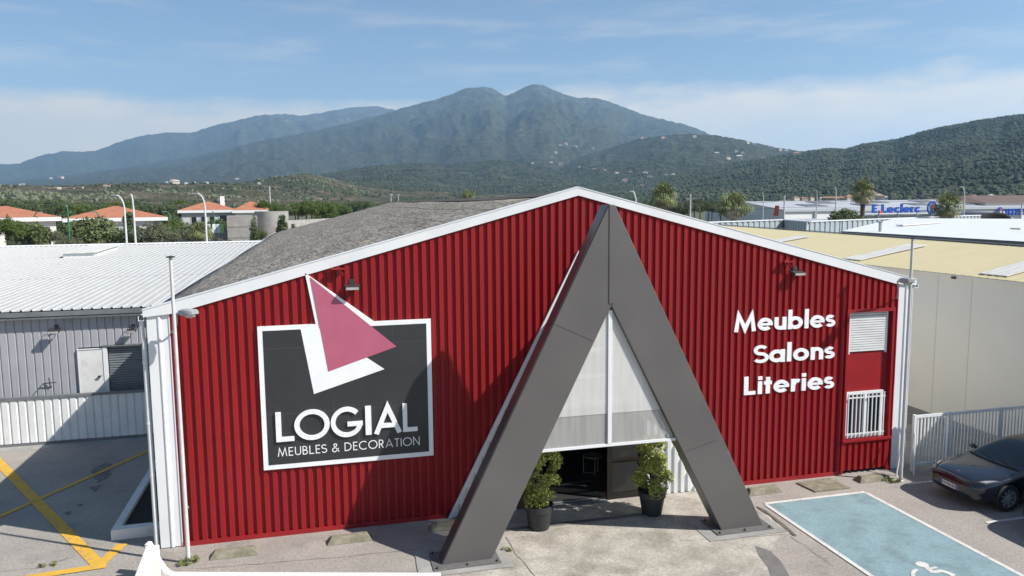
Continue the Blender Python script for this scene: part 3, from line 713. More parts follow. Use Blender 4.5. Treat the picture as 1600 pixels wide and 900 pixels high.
# entrance
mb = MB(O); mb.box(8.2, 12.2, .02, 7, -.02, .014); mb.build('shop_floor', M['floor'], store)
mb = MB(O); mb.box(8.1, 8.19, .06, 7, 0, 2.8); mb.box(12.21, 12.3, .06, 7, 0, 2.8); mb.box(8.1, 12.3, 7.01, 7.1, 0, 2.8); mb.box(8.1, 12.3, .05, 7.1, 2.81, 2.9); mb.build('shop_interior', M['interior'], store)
en = MB(O); en.box(8.30, 11.87, -.03, .05, 2.50, 2.60); en.box(8.28, 8.36, -.03, .06, 0, 2.5); en.box(10.82, 10.96, -.03, .06, .0, 2.5); en.box(11.74, 11.86, -.03, .06, 0, 2.5); en.box(10.961, 11.739, -.02, .05, 0, .16); en.box(10.961, 11.739, -.02, .05, 1.02, 1.10); en.box(10.961, 11.739, -.02, .05, 2.38, 2.50)
door = en.build('entrance_door', M['darkframe'], store)
mb = MB(O); mb.box(10.97, 11.73, .005, .018, .17, 2.37)
gl = bpy.data.materials.new('door glass'); gl.use_nodes = True; b = gl.node_tree.nodes['Principled BSDF']; b.inputs['Base Color'].default_value = (.05, .05, .05, 1); b.inputs['Roughness'].default_value = .04; b.inputs['Alpha'].default_value = .55
mb.build('door_glass', gl, door)
mb = MB(O); mb.box(9.3, 10.8, -.22, .02, .009, .022); mb.build('threshold', M['steel'], store)
t = thing('doormat', (9.9, .8, .014), 'wide black doormat on the floor just inside the shop entrance', 'doormat'); mb = MB(); mb.box(-1.0, .9, -.65, .5, 0, .012); mb.build('mat_pad', M['mat'], t); 
for ya in (-.70, .505):
    mb = MB(); mb.box(-1.05, .95, ya, ya+.045, 0, .014); mb.build('mat_edge', M['steel'], t)
def stool(x, y, label):
    t = thing('side_table', (x, y, .014), label, 'table')
    mb = MB(); mb.lathe([(0, .52), (.27, .52), (.27, .545), (0, .545)], n=24); mb.build('table_top', M['steel'], t, smooth=30)
    for k in range(3):
        a = k*2*PI/3+.5; mb = MB(); mb.tube([(.25*math.cos(a), .25*math.sin(a), .52), (.25*math.cos(a), .25*math.sin(a), .0)], .012, 6); mb.tube([(.25*math.cos(a), .25*math.sin(a), .012), (0, 0, .012)], .011, 6); mb.build('leg', M['steel'], t)
stool(11.1, 1.9, 'small round white wire side table inside the dark shop doorway')

# ------------------------------------------------------------------ A-frame portal
pt = thing('entrance_portal', (9.945, -2.36, 0), 'tall brown grey A-shaped metal portal straddling the store entrance', 'portal')
O = pt.location; YF, YB = -2.55, -2.08; AX = 9.92
outerL = lambda z: 6.06+(AX-.07-6.06)*z/7.71; innerL = lambda z: 7.16+(AX-7.16)*z/5.51
outerR = lambda z: 13.83-(13.83-AX-.07)*z/7.71; innerR = lambda z: 12.73-(12.73-AX)*z/5.51
lg = MB(O); ns = 26
def leg(outer, inner, sgn):
    mb = MB(O)
    front = [(outer(0), YF, .02), (inner(0), YF, .02), (AX, YF, 5.51), (AX, YF, 7.71), (outer(7.71), YF, 7.71)]
    mb.prism(front, (0, YB-YF, 0)); return mb.build('leg', M['frame'], pt, bevel=.012)
legL = leg(outerL, lambda z: innerL(z), -1); legR = leg(outerR, innerR, 1)
mb = MB(O)
mb.box(AX-.06, AX+.06, YF-.016, YF-.002, 5.56, 7.70); mb.build('seam_strip', M['frame'], pt)
mb = MB(O)
for z0_, z1_ in ((0.03, 7.70),):
    mb.prism([(outerL(z0_)-.012, YF+.015, z0_), (outerL(z0_)-.004, YB-.01, z0_), (outerL(z1_)-.004, YB-.01, z1_), (outerL(z1_)-.012, YF+.015, z1_)], (-.01, 0, .006))
mb.build('shade_side_sheet', M['framedark'], legL)  # darker sheet over the leg's shaded side, shade put into its colour
for lg_, (ua, va, ub, vb) in ((legL, (864, 506, 926, 533)), (legR, (1072, 706, 1120, 688))):
    a_ = gy(ua, va, YF); b_ = gy(ub, vb, YF); mb = MB(O)
    mb.prism([(a_.x, YF-.0008, a_.z), (b_.x, YF-.0008, b_.z), (b_.x, YF-.0008, b_.z+.012), (a_.x, YF-.0008, a_.z+.012)], (0, -.0025, 0)); mb.build('panel_seam', M['framedark'], lg_)
mb = MB(O)
for k in range(9):
    z = .5+k*.82
    for lg_, xx in ((legL, outerL(z)+.05), (legR, outerR(z)-.05)): mb = MB(O); mb.lathe([(.012, 0), (.008, .008)], (xx, YF-.001, z), axis='Y', n=8); mb.build('rivet', M['dark'], lg_)
for x0, x1 in ((5.86, 7.33), (12.51, 13.98)):
    mb = MB(O); mb.box(x0, x1, -2.77, -1.90, .021, .042); bp = mb.build('base_plate', M['footplate'], pt)
    for bx, by in ((x0+.08, -2.70), ((x0+x1)/2, -2.70), (x1-.08, -2.70), (x0+.08, -1.97), (x1-.08, -1.97)):
        mb = MB(O); mb.lathe([(.028, 0), (.028, .018), (.015, .019), (.015, .05), (0, .05)], (bx, by, .042), n=8); mb.build('bolt', M['dark'], bp)
# opal infill between the legs
ZB = 2.37; YI = -2.46
for sgn in (-1, 1):
    mb = MB(O); ed = lambda z: (innerL(z)+.012 if sgn < 0 else innerR(z)-.012)
    n = 14; V = []; F = []
    xm = AX+sgn*.035
    ZS = gy(950, 646, YI).z
    pts = [(xm, YI, ZS), (ed(ZS), YI, ZS), (AX+sgn*.034, YI, 5.42), (xm, YI, 5.44)]
    mb.prism(pts if sgn > 0 else pts[::-1], (0, .012, 0)); mb.build('opal_panel', M['poly'], pt)
    mb = MB(O); pts = [(xm, YI+.006, ZB), (ed(ZB), YI+.006, ZB), (ed(ZS-.004), YI+.006, ZS-.004), (xm, YI+.006, ZS-.004)]
    mb.prism(pts if sgn > 0 else pts[::-1], (0, .012, 0)); mb.build('lower_shade_panel', M['polylow'], pt)  # separate lower sheet added to hold the painted shade
mb = MB(O); mb.box(AX-.045, AX+.045, YI-.034, YI+.04, ZB+.001, 5.40); mb.build('mullion', M['white'], pt)
mb = MB(O); mb.box(innerL(ZB)-.02, innerR(ZB)+.02, YI-.03, YI+.03, ZB-.06, ZB-.002); mb.build('bottom_strip', M['white'], pt)
mb = MB(O)
for sgn in (-1, 1):
    ed = innerL if sgn < 0 else innerR
    a = (ed(ZB)-sgn*.02, YB, ZB+.02); b_ = (AX, YB, 5.60); mb.prism([a, b_, (AX, YB, 5.57), (a[0]-sgn*.02, YB, a[2])], (0, 2.05, 0))
mb.build('canopy_roof', M['poly'], pt)

# ------------------------------------------------------------------ logo sign
sg = thing('sign_board', (4.29, -.06, 1.62), 'large charcoal sign board with white frame, pink triangle and raised white letters', 'sign')
O = sg.location
def zpoly(pts, y, d, name, m): mb = MB(O); mb.prism([(p[0], y, p[1]) for p in pts], (0, d, 0)); return mb.build(name, M[m], sg)
back = [(2.31, 1.65), (6.27, 1.65), (6.27, 5.025), (4.93, 5.025), (3.405, 6.22), (3.60, 5.025), (2.31, 5.025)]
zpoly(back, -.10, .055, 'backing_board', 'signwhite')
zpoly([(2.42, 1.76), (6.16, 1.76), (6.16, 4.92), (2.42, 4.92)], -.104, .003, 'dark_field', 'signdark')
zpoly([(3.26, 4.921), (3.50, 3.38), (5.14, 3.87), (4.70, 4.2), (4.3, 4.6), (4.15, 4.921)], -.108, .003, 'white_shape', 'signwhite')
zpoly([(3.515, 6.12), (3.84, 3.89), (5.44, 4.40)], -.112, .003, 'pink_triangle', 'pink')
sx = lambda u: 2.61+(u-78)*3.31/1419
for ch, u0, u1 in (('L', 78, 258), ('O', 262, 595), ('G', 618, 925), ('I', 958, 1018), ('A', 1038, 1332), ('L', 1340, 1497)):
    a, b_ = [CAM.x+(sx(q)-CAM.x)*.992 for q in (u0, u1)]
    write(ch, .152, 0, a, 2.31, .70, -.15, .042, M['letter'], sg, O, width=b_-a)
write('MEUBLES & DECORATION', .10, .17, 2.635, 1.95, .205, -.109, .003, M['letter'], sg, O, width=3.30)
mb = MB(O)
for z in (2.95, 4.50): mb.box(2.42, 6.16, -.1052, -.1042, z, z+.006)
mb.build('sheet_joint', mat('sign joint', (.08, .085, .09), None), sg)

# ------------------------------------------------------------------ three words on the right
for word, xa, xb, z, nm in (('Meubles', 14.37, 17.46, 4.285, 'top'), ('Salons', 15.02, 17.48, 3.395, 'middle'), ('Literies', 14.71, 17.50, 2.545, 'bottom')):
    lab = {'top': 'topmost of three bold white words on the red wall, seven letters', 'middle': 'middle of three bold white words on the red wall, six letters', 'bottom': 'lowest of three bold white words on the red wall, eight letters'}[nm]
    wl = thing('wall_lettering', ((xa+xb)/2, -.05, z), lab, 'lettering', 'white words on the red wall')
    write(word, .188, .08, xa, z, .50, -.085, .04, M['letter'], wl, wl.location, width=xb-xa)

# ------------------------------------------------------------------ lamps on the walls
def flood(loc, w, label, grp='floodlights on walls', arm=.03, rz=0, face='lens'):
    t = thing('floodlight', loc, label, 'floodlight', grp, rz)
    mb = MB(); mb.prism([(-w/2, -arm-.22, .035), (-w/2, -arm-.02, .075), (-w/2, -arm-.0, .03), (-w/2, -arm-.21, -.025)], (w, 0, 0)); mb.build('lamp_body', M['dark'], t)
    mb = MB(); mb.prism([(-w/2+.015, -arm-.222, .030), (-w/2+.015, -arm-.213, -.027), (-w/2+.015, -arm-.222, -.029), (-w/2+.015, -arm-.231, .028)], (w-.03, 0, 0)); mb.build('lamp_glass', M[face], t)
    mb = MB(); mb.tube([(-w/2-.012, -arm-.1, .03), (-w/2-.012, -arm+.05, .10), (-.03, -arm+.06, .10)], .01, 5); mb.tube([(w/2+.012, -arm-.1, .03), (w/2+.012, -arm+.05, .10), (.03, -arm+.06, .10)], .01, 5); mb.box(-.03, .03, -arm+.03, .0, .085, .115); mb.box(-.06, .06, -.012, .0, -.0, .2); mb.build('bracket', M['dark'], t)
    return t
flood((4.45, -.06, 5.84), .32, 'black floodlight above the pink triangle of the sign')
flood((16.17, -.06, 5.80), .34, 'black floodlight under the right slope of the red gable')
flood((-4.98, 10.2, 3.62), .34, 'black framed floodlight on the grey wall above the white door', arm=.16)
flood((-2.62, 10.2, 3.52), .28, 'small dark floodlight on the grey wall near the white downpipe', arm=.12)
def junction(x, z, label):
    t = thing('wall_bracket', (x, -.04, z), label, 'bracket', 'red wall brackets')
    mb = MB(); mb.box(-.15, .15, -.20, -.05, 0, .03); mb.build('shelf', M['redtrim'], t); mb = MB(); mb.box(-.04, .04, -.05, 0, -.1, .06); mb.tube([(.05, -.1, .0), (.1, -.14, -.12), (.06, -.1, -.2)], .012, 6); mb.build('arm', M['redtrim'], t)
junction(4.15, 6.28, 'red painted bracket under the left gable trim above a floodlight'); junction(15.88, 6.12, 'red painted bracket with a cable under the right gable trim')
def wall_lamp(base, head, dirv, label):
    t = thing('wall_lamp', base, label, 'wall lamp', 'street lamp heads on the store corners')
    b = Vector(base); h = Vector(head)-b; d = Vector(dirv).normalized(); s = Vector((-d.y, d.x, 0))
    mb = MB(); mb.tube([(0, 0, 0), (0, -.04, .0), tuple(h*.5-Vector((0, 0, .05))), tuple(h-d*.12-Vector((0, 0, .03))), tuple(h)], .022, 8); mb.build('arm', M['steel'], t, smooth=40)
    mb = MB()
    rings = [(-.02, .05, .03, .05), (.10, .09, .05, .08), (.20, .12, .06, .085), (.42, .12, .05, .075), (.47, .09, .03, .05)]
    V = []; F = []
    for a, w, dn, up in rings:
        c = h+d*a
        for k in range(10):
            th = PI*k/9; V.append(c+s*w*math.cos(th)+Vector((0, 0, up*math.sin(th)**.6 if 0 < k < 9 else -dn)))
    for i in range(len(rings)-1):
        for k in range(10): F.append((i*10+k, i*10+(k+1) % 10, (i+1)*10+(k+1) % 10, (i+1)*10+k))
    F += [tuple(range(9, -1, -1)), tuple(40+k for k in range(10))]
    mb.add(V, F); mb.build('lamp_head', M['lamphead'], t, smooth=50)
    mb = MB(); V = []; F = []
    for j in range(5):
        ph = j/4*PI/2
        for k in range(16):
            th = 2*PI*k/16; V.append(h+d*(.31+.135*math.cos(ph)*math.cos(th))+s*.105*math.cos(ph)*math.sin(th)+Vector((0, 0, -.05-.075*math.sin(ph))))
    for j in range(4):
        for k in range(16): F.append((j*16+k, (j+1)*16+k, (j+1)*16+(k+1) % 16, j*16+(k+1) % 16))
    mb.add(V, F); mb.build('lamp_bowl', M['lens'], t, smooth=True)
wall_lamp((.52, -.06, 4.98), (.78, -.52, 5.48), (.75, -.66, .05), 'grey street lamp head on the left corner of the red wall')
wall_lamp((19.42, -.06, 5.0), tuple(gy(1407, 438, -.72)), (-.12, -1, .05), 'grey street lamp head on the right corner of the red wall')

# ------------------------------------------------------------------ poles
def pole(x, y, h, label, r=.045):
    t = thing('flag_pole', (x, y, 0), label, 'pole', 'bare flag poles before the store')
    mb = MB(); mb.tube([(0, 0, 0), (0, 0, 2.2), (-.0, 0, 4.4), (-.0, 0, h)], [r, r, r*.85, r*.75], 12); mb.build('pole_shaft', M['steelpaint'], t, smooth=40)
    mb = MB(); mb.lathe([(0, 0), (.09, 0), (.09, .025), (0, .04)], (0, 0, h), n=16); mb.build('pole_cap', M['dark'], t)
    mb = MB(); mb.lathe([(.07, 0), (.07, .03), (.05, .05), (.05, .1)], (0, 0, .0), n=12); mb.build('pole_base', M['steel'], t)
    mb = MB(); mb.box(-.02, .07, -.02, .02, 1.25, 1.29); mb.build('cleat', M['steel'], t); return t
pole(.73, -.96, 6.70, 'thin pale grey pole at the left corner of the red store')
pole(19.12, -.92, 6.72, 'thin pale grey pole at the right corner by the white fence')

# ------------------------------------------------------------------ wheel stops
def stop_mesh():
    mb = MB(); a, b, c, d, h = .52, .17, .40, .07, .15
    V = [(-a, -b, 0), (a, -b, 0), (a, b, 0), (-a, b, 0), (-c, -d, h), (c, -d, h), (c, d, h), (-c, d, h)]
    mb.add(V, [(3, 2, 1, 0), (4, 5, 6, 7), (0, 1, 5, 4), (1, 2, 6, 5), (2, 3, 7, 6), (3, 0, 4, 7)]); return mb
st = stop_mesh().build('wheel_stop', M['mossy'], bevel=.012); st.location = (1.66, -.78, .003)
tag(st, 'mossy concrete wheel stop in front of the left end of the red wall', 'wheel stop', 'concrete wheel stops along the store')
for x, y, rz, lab in ((4.18, -.72, .02, 'mossy concrete wheel stop below the right half of the sign'), (6.55, -.62, -.03, 'shaded concrete wheel stop behind the left portal leg'), (15.02, -.62, .03, 'mossy concrete wheel stop right of the right portal leg'), (18.45, -.62, .0, 'mossy concrete wheel stop below the barred window')):
    dup(st, loc=(x, y, .003), rz=rz, label=lab)
mb = MB(); mb.prism([(16.25, -.32, .004), (17.35, -.25, .004), (17.42, -1.02, .004), (16.35, -1.02, .004)], (0, 0, .035)); o = mb.build('slab_cover', M['mossy']); tag(o, 'weedy square concrete access cover in the asphalt below the three words', 'cover')

# ------------------------------------------------------------------ drain
dr = thing('drain_channel', (9.7, -1.15, .012), 'black slotted drain channel across the entrance between the pots', 'drain')
mb = MB(); mb.box(-2.35, 2.0, -.07, .07, 0, .006); mb.build('channel', M['black'], dr)
mb = MB()
for k in range(72): mb.box(-2.33+k*.06, -2.30+k*.06, -.055, .055, .0065, .012)
mb.box(-2.35, 2.0, -.075, -.056, .0062, .013); mb.box(-2.35, 2.0, .056, .075, .0062, .013); mb.build('grate', M['steel'] if False else mat('drain grate', (.26, .26, .265), None, rough=.5, metal=.5), dr)

# ------------------------------------------------------------------ foliage
def leaves(mb, centers, n, size, mi=0, flat=0):
    """small leaf quads spread in clusters: centers = (x, y, z, r)"""
    wts = np.array([c[3]**2 for c in centers]); wts = wts/wts.sum(); idx = RNG.choice(len(centers), n, p=wts)
    C = np.array(centers)[idx]; d = RNG.normal(size=(n, 3)); d /= np.linalg.norm(d, axis=1)[:, None]
    rr = C[:, 3:4]*(.55+.5*RNG.random((n, 1))); p = C[:, :3]+d*rr
    nrm = d*.7+RNG.normal(size=(n, 3))*.6; nrm[:, 2] += flat+.25; nrm /= np.linalg.norm(nrm, axis=1)[:, None]
    t = np.cross(nrm, RNG.normal(size=(n, 3))); t /= np.linalg.norm(t, axis=1)[:, None]; b = np.cross(nrm, t)
    s = size*(.6+.8*RNG.random((n, 1))); base = len(mb.v)
    q = np.stack([p-t*s, p-b*s*.45+nrm*s*.15, p+t*s, p+b*s*.45+nrm*s*.15], 1)
    mb.v += [tuple(x) for x in q.reshape(-1, 3)]; mb.f += [(base+4*i, base+4*i+1, base+4*i+2, base+4*i+3) for i in range(n)]; mb.m += [mi]*n
def pot_shrub(loc, label, seed, lean, h, rz):
    random.seed(seed)
    t = thing('potted_shrub', loc, label, 'potted plant', 'potted shrubs at the entrance', rz)
    mb = MB(); mb.lathe([(0, .0), (.235, .0), (.245, .02), (.318, .46), (.345, .46), (.352, .60), (.33, .605), (.315, .585), (.30, .54), (0, .54)], n=36); mb.build('pot', M['pot'], t, smooth=35)
    mb = MB(); mb.lathe([(.305, .542), (.2, .56), (0, .565)], n=20); mb.build('soil', M['soil'], t)
    mb = MB()
    cs = []; z = .72
    while z < h:
        f = (z-.6)/(h-.6); R = .43*(1.0-.12*f)*random.uniform(.65, 1.3)
        for k in range(random.randint(3, 5)):
            a = random.uniform(0, 2*PI); cs.append((lean*f*f+R*.75*math.cos(a), R*.75*math.sin(a), z+random.uniform(-.08, .10), random.uniform(.10, .20)))
        z += .12
    for c in cs[::2]: mb.tube([(0, 0, .52), (c[0]*.3, c[1]*.3, .52+(c[2]-.52)*.5), c[:3]], [.022, .014, .006], 5)
    mb.build('stem', M['bark'], t)
    mb = MB(); leaves(mb, cs, 6500, .036); mb.build('foliage', M['leafpot'], t)
pot_shrub((8.62, -1.22, .012), 'yellow green shrub in a dark pot beside the left portal leg', 3, .22, 1.95, 0)
pot_shrub((11.58, -1.14, .012), 'yellow green shrub in a dark pot right of the doorway', 9, -.12, 1.98, 0)

# ------------------------------------------------------------------ left neighbour
nb = thing('warehouse', (-8, 10.2, 0), 'grey clad warehouse with a white ribbed roof left of the red store', 'building')
O = nb.location; EY, EZ, RY, RZ = 10.05, 4.33, 39.8, 5.08; NX0 = -48
mb = MB(O); ribbed(mb, NX0, -.3, lambda x: 4.12, lambda x: 0, 10.25, pitch=.25, crown=.19, side=.012, depth=.025, holes=((-4.38, -2.05, 1.0, 3.0),)); mb.build('front_wall', M['greyclad'], nb)
mb = MB(O); pitch = .305; x = NX0; V = []; F = []
slope = (RZ-EZ)/(RY-EY)
while x < -.5:
    for dx, dz in ((0, 0), (.225, 0), (.245, .045), (.285, .045)):
        V += [(x+dx, EY, EZ+dz), (x+dx, RY, RZ+dz)]
    x += pitch
V += [(x, EY, EZ), (x, RY, RZ)]
n = len(V)//2
F = [(2*i, 2*i+2, 2*i+3, 2*i+1) for i in range(n-1)]
mb.add(V, F)
mb.add([(NX0, RY, RZ+.03), (-.2, RY, RZ+.03), (-.2, RY+12, EZ), (NX0, RY+12, EZ)], [(0, 1, 2, 3)])
nr = mb.build('roof', M['whiteroof'], nb)
mb = MB(O); mb.prism([(NX0, RY-.2, RZ+.03), (NX0, RY, RZ+.11), (NX0, RY+.2, RZ+.03)], (-NX0-.2, 0, 0)); mb.build('ridge_cap', M['white'], nr)
mb = MB(O)
for k in (1, 2): 
    y = (19.7, 30.2)[k-1]; mb.box(NX0, -.25, y, y+.02, EZ+slope*(y-EY)+.002, EZ+slope*(y-EY)+.008)
mb.build('sheet_lap', M['gutter'], nr)
sk = MB(O); a = gy(95, 403, 17.5); 
zs = lambda y: EZ+slope*(y-EY)
sk.prism([(-10.6, 30.2, zs(30.2)), (-9.0, 30.2, zs(30.2)), (-9.0, 35.6, zs(35.6)), (-10.6, 35.6, zs(35.6))], (0, -.0, .26)); so = sk.build('roof_hatch', M['white'], nr)
mb = MB(O); mb.prism([(-10.7, 30.1, zs(30.1)+.265), (-8.9, 30.1, zs(30.1)+.265), (-8.9, 35.7, zs(35.7)+.265), (-10.7, 35.7, zs(35.7)+.265)], (0, 0, .05)); mb.build('hatch_lid', M['skylight'], so)
mb = MB(O); mb.box(NX0, -.25, 9.9, 10.04, 4.16, 4.30); mb.box(NX0, -.25, 10.05, 10.2, 4.12, 4.29); mb.build('gutter', M['gutter'], nb)
mb = MB(O); mb.box(NX0, -.25, 9.97, 10.2, 4.06, 4.118); mb.build('eave_trim', M['steel'], nb)
dd = MB(O); dd.box(-4.37, -3.62, 10.17, 10.22, .95, 2.92); ndoor = dd.build('door', M['whitewall'], nb)
mb = MB(O); mb.box(-3.80, -3.72, 10.10, 10.15, 1.95, 2.0); mb.box(-3.80, -3.66, 10.09, 10.105, 2.0, 2.02); mb.build('handle', M['dark'], ndoor)
mb = MB(O); mb.box(-3.61, -3.48, 10.15, 10.22, .95, 2.98); mb.box(-4.40, -4.375, 10.15, 10.22, .95, 2.95); mb.box(-4.40, -3.62, 10.152, 10.22, 2.925, 2.955); mb.build('door_frame', M['white'], ndoor)
mb = MB(O)
for k in range(24):
    z = .95+k*.085; mb.prism([(-3.46, 10.3, z), (-3.46, 10.27, z+.02), (-3.46, 10.27, z+.06), (-3.46, 10.3, z+.085)], (1.36, 0, 0))
rs = mb.build('roller_shutter', M['shutter'], nb)
mb = MB(O); mb.box(-3.65, -2.0, 10.12, 10.24, 3.0, 3.05); mb.build('shutter_lintel', M['gutter'], rs)
mb = MB(O); mb.box(NX0, -.3, 10.35, 10.45, 0, 4.1); mb.box(NX0, NX0+.1, 10.45, RY+11, 0, 4.2); mb.box(-.4, -.3, 10.45, RY+11, 0, 4.2); mb.build('inner_wall', M['greyclad'], nb)
t = thing('tap_bracket', (-5.3, 10.2, 1.85), 'rusty tap bracket on the grey warehouse wall left of the door', 'bracket'); mb = MB(); mb.tube([(-.2, -.08, .0), (.2, -.08, .02)], .018, 6); mb.tube([(0, -.02, -.15), (0, -.1, .2)], .016, 6); mb.tube([(-.2, -.08, 0), (-.32, -.14, -.16)], .014, 6); mb.build('pipes', M['dark'], t)

fn = thing('sheet_fence', (-8, 9.24, 0), 'low white ribbed sheet fence in front of the grey warehouse', 'fence')
O = fn.location
mb = MB(O); ribbed(mb, NX0, -.25, lambda x: 1.55, lambda x: .10, 9.26, pitch=.25, crown=.16, side=.03, depth=.035); mb.build('sheet_panel', M['greywhite'], fn)
mb = MB(O); mb.box(NX0, -.25, 9.19, 9.33, 1.551, 1.63); mb.build('top_rail', M['gutter'], fn)
mb = MB(O); mb.box(NX0, -.25, 9.24, 9.34, .0, .10); mb.build('bottom_strip', M['gutter'], fn)  # dark strip painted in for the shadow gap under the sheets

# planter kerb at the left corner
kb = thing('planter_kerb', (-1.1, .75, 0), 'low white kerb around a bed of black soil at the store corner', 'kerb')
O = kb.location; mb = MB(O)
mb.prism([(-1.22, .70, 0), (-.08, .74, 0), (-.08, .97, 0), (-1.04, .95, 0), (-1.10, 9.0, 0), (-1.30, 9.0, 0)], (0, 0, .26)); mb.build('kerb_wall', M['whitewall'], kb, bevel=.01)
mb = MB(O); mb.sheet([(-1.06, .96), (-.05, .98), (-.05, 9.0), (-1.09, 9.0)], .16); mb.build('soil', M['soil'], kb)

# white swept wall nearest the camera
wv = thing('garden_wall', (.1, -2.3, 0), 'white rendered wall end at the bottom left sweeping down to a low kerb', 'wall')
O = wv.location
ka, kb_ = gz(262, 896.2, .06), gz(688, 897.6, .06)
ka = Vector((ka.x, ka.y)); kb_ = Vector((kb_.x, kb_.y)); d = (kb_-ka).normalized(); nrm = Vector((-d.y, d.x))
mb = MB(O); prof = [(-.41, .742), (-.34, .735), (-.28, .62), (-.21, .46), (-.13, .30), (-.05, .17), (.03, .09), (.12, .06), ((kb_-ka).length, .06)]
V = []; F = []
for s_, z in prof:
    q = ka+d*s_; a = q-nrm*.085; b = q+nrm*.085
    V += [(a.x, a.y, 0), (a.x, a.y, z), (b.x, b.y, z), (b.x, b.y, 0)]
for i in range(len(prof)-1):
    k = 4*i
    for m_ in range(4): F.append((k+m_, k+(m_+1) % 4, k+4+(m_+1) % 4, k+4+m_)[::-1])
F += [(0, 1, 2, 3), tuple(4*len(prof)-4+m_ for m_ in (3, 2, 1, 0))]
mb.add(V, F); mb.build('low_wall', M['whitewall'], wv, bevel=.008)
mb = MB(O); w0, w1 = gz(238, 853, .745), gz(221, 900, .745); w_ = .125
dd = (w1-w0); dd.z = 0; w2 = w0+dd*2.2; sd = Vector((-dd.y, dd.x, 0)).normalized()*-w_
V = []; F = []
for c in (w0, w2):
    for sg, z in ((-1, 0), (-1, .745), (1, .745), (1, 0)): V.append((c.x+sd.x*sg, c.y+sd.y*sg, z))
for m_ in range(4): F.append((m_, 4+m_, 4+(m_+1) % 4, (m_+1) % 4))
F += [(0, 1, 2, 3)[::-1], (4, 5, 6, 7)]
mb.add(V, F); mb.build('wing_wall', M['whitewall'], wv, bevel=.008)

# ------------------------------------------------------------------ white fence on the right
fc = thing('picket_fence', (22.5, -.3, 0), 'white metal bar fence running right from the store corner behind the car', 'fence')
O = fc.location
fx = [20.02, 21.2, 23.05, 24.9, 26.75, 28.6]; fy = lambda x: -.33+(x-19.8)*.0
mb = MB(O)
for a, b_ in zip(fx, fx[1:]):
    for za, zb_ in ((1.56, 1.64), (.14, .22)):
        mb = MB(O); mb.box(a+.04, b_-.04, fy(a)-.025, fy(a)+.025, za, zb_); mb.build('rail', M['white'], fc)
x = fx[0]+.12
while x < fx[-1]:
    if min(abs(x-p) for p in fx) > .07:
        mb = MB(O); mb.box(x-.02, x+.02, fy(x)-.014, fy(x)+.014, .221, 1.559); mb.build('picket', M['white'], fc)
    x += .118
for p in fx:
    mb = MB(O); mb.box(p-.04, p+.04, fy(p)-.04, fy(p)+.04, 0, 1.66); mb.build('post', M['white'], fc)
for x0, y0, x1 in ((19.30, -.55, 19.62), (19.82, -.62, 20.02)):
    mb = MB(O); mb.tube([(x0, y0, 0), (x1, -.36, 1.15)], .022, 8); mb.build('brace', M['white'], fc)

# ------------------------------------------------------------------ cars
def rim_parts(parent, tyre_r, side):
    mb = MB(); R = tyre_r; pr = [(R*.66, -.11), (R*.72, -.115), (R*.93, -.11), (R, -.085), (R, .085), (R*.93, .11), (R*.72, .115), (R*.66, .11), (R*.66, -.11)]
    mb.lathe(pr, axis='Y', n=32, caps=False); mb.build('tyre', M['black'], parent, smooth=40)
    mb = MB(); mb.lathe([(R*.64, -.10), (R*.68, -.102), (R*.68, .10), (R*.64, .10), (R*.64, -.10)], axis='Y', n=32, caps=False)
    mb.lathe([(0, -.035*1), (R*.62, -.03), (R*.62, -.02), (0, -.02)], axis='Y', n=24, mi=1)
    y = -.085
    for k in range(9):
        a = 2*PI*k/9; u = Vector((math.cos(a), 0, math.sin(a))); v = Vector((-math.sin(a), 0, math.cos(a)))
        mb.prism([u*.04+v*.022+Vector((0, y-.0, 0)), u*.04-v*.022+Vector((0, y, 0)), u*R*.66-v*.013+Vector((0, y-.008, 0)), u*R*.66+v*.013+Vector((0, y-.008, 0))], (0, .05, 0))
    mb.lathe([(0, -.10), (.05, -.098), (.06, -.06), (0, -.05)], axis='Y', n=16)
    mb.build('rim', [M['rim'], M['black']], parent)
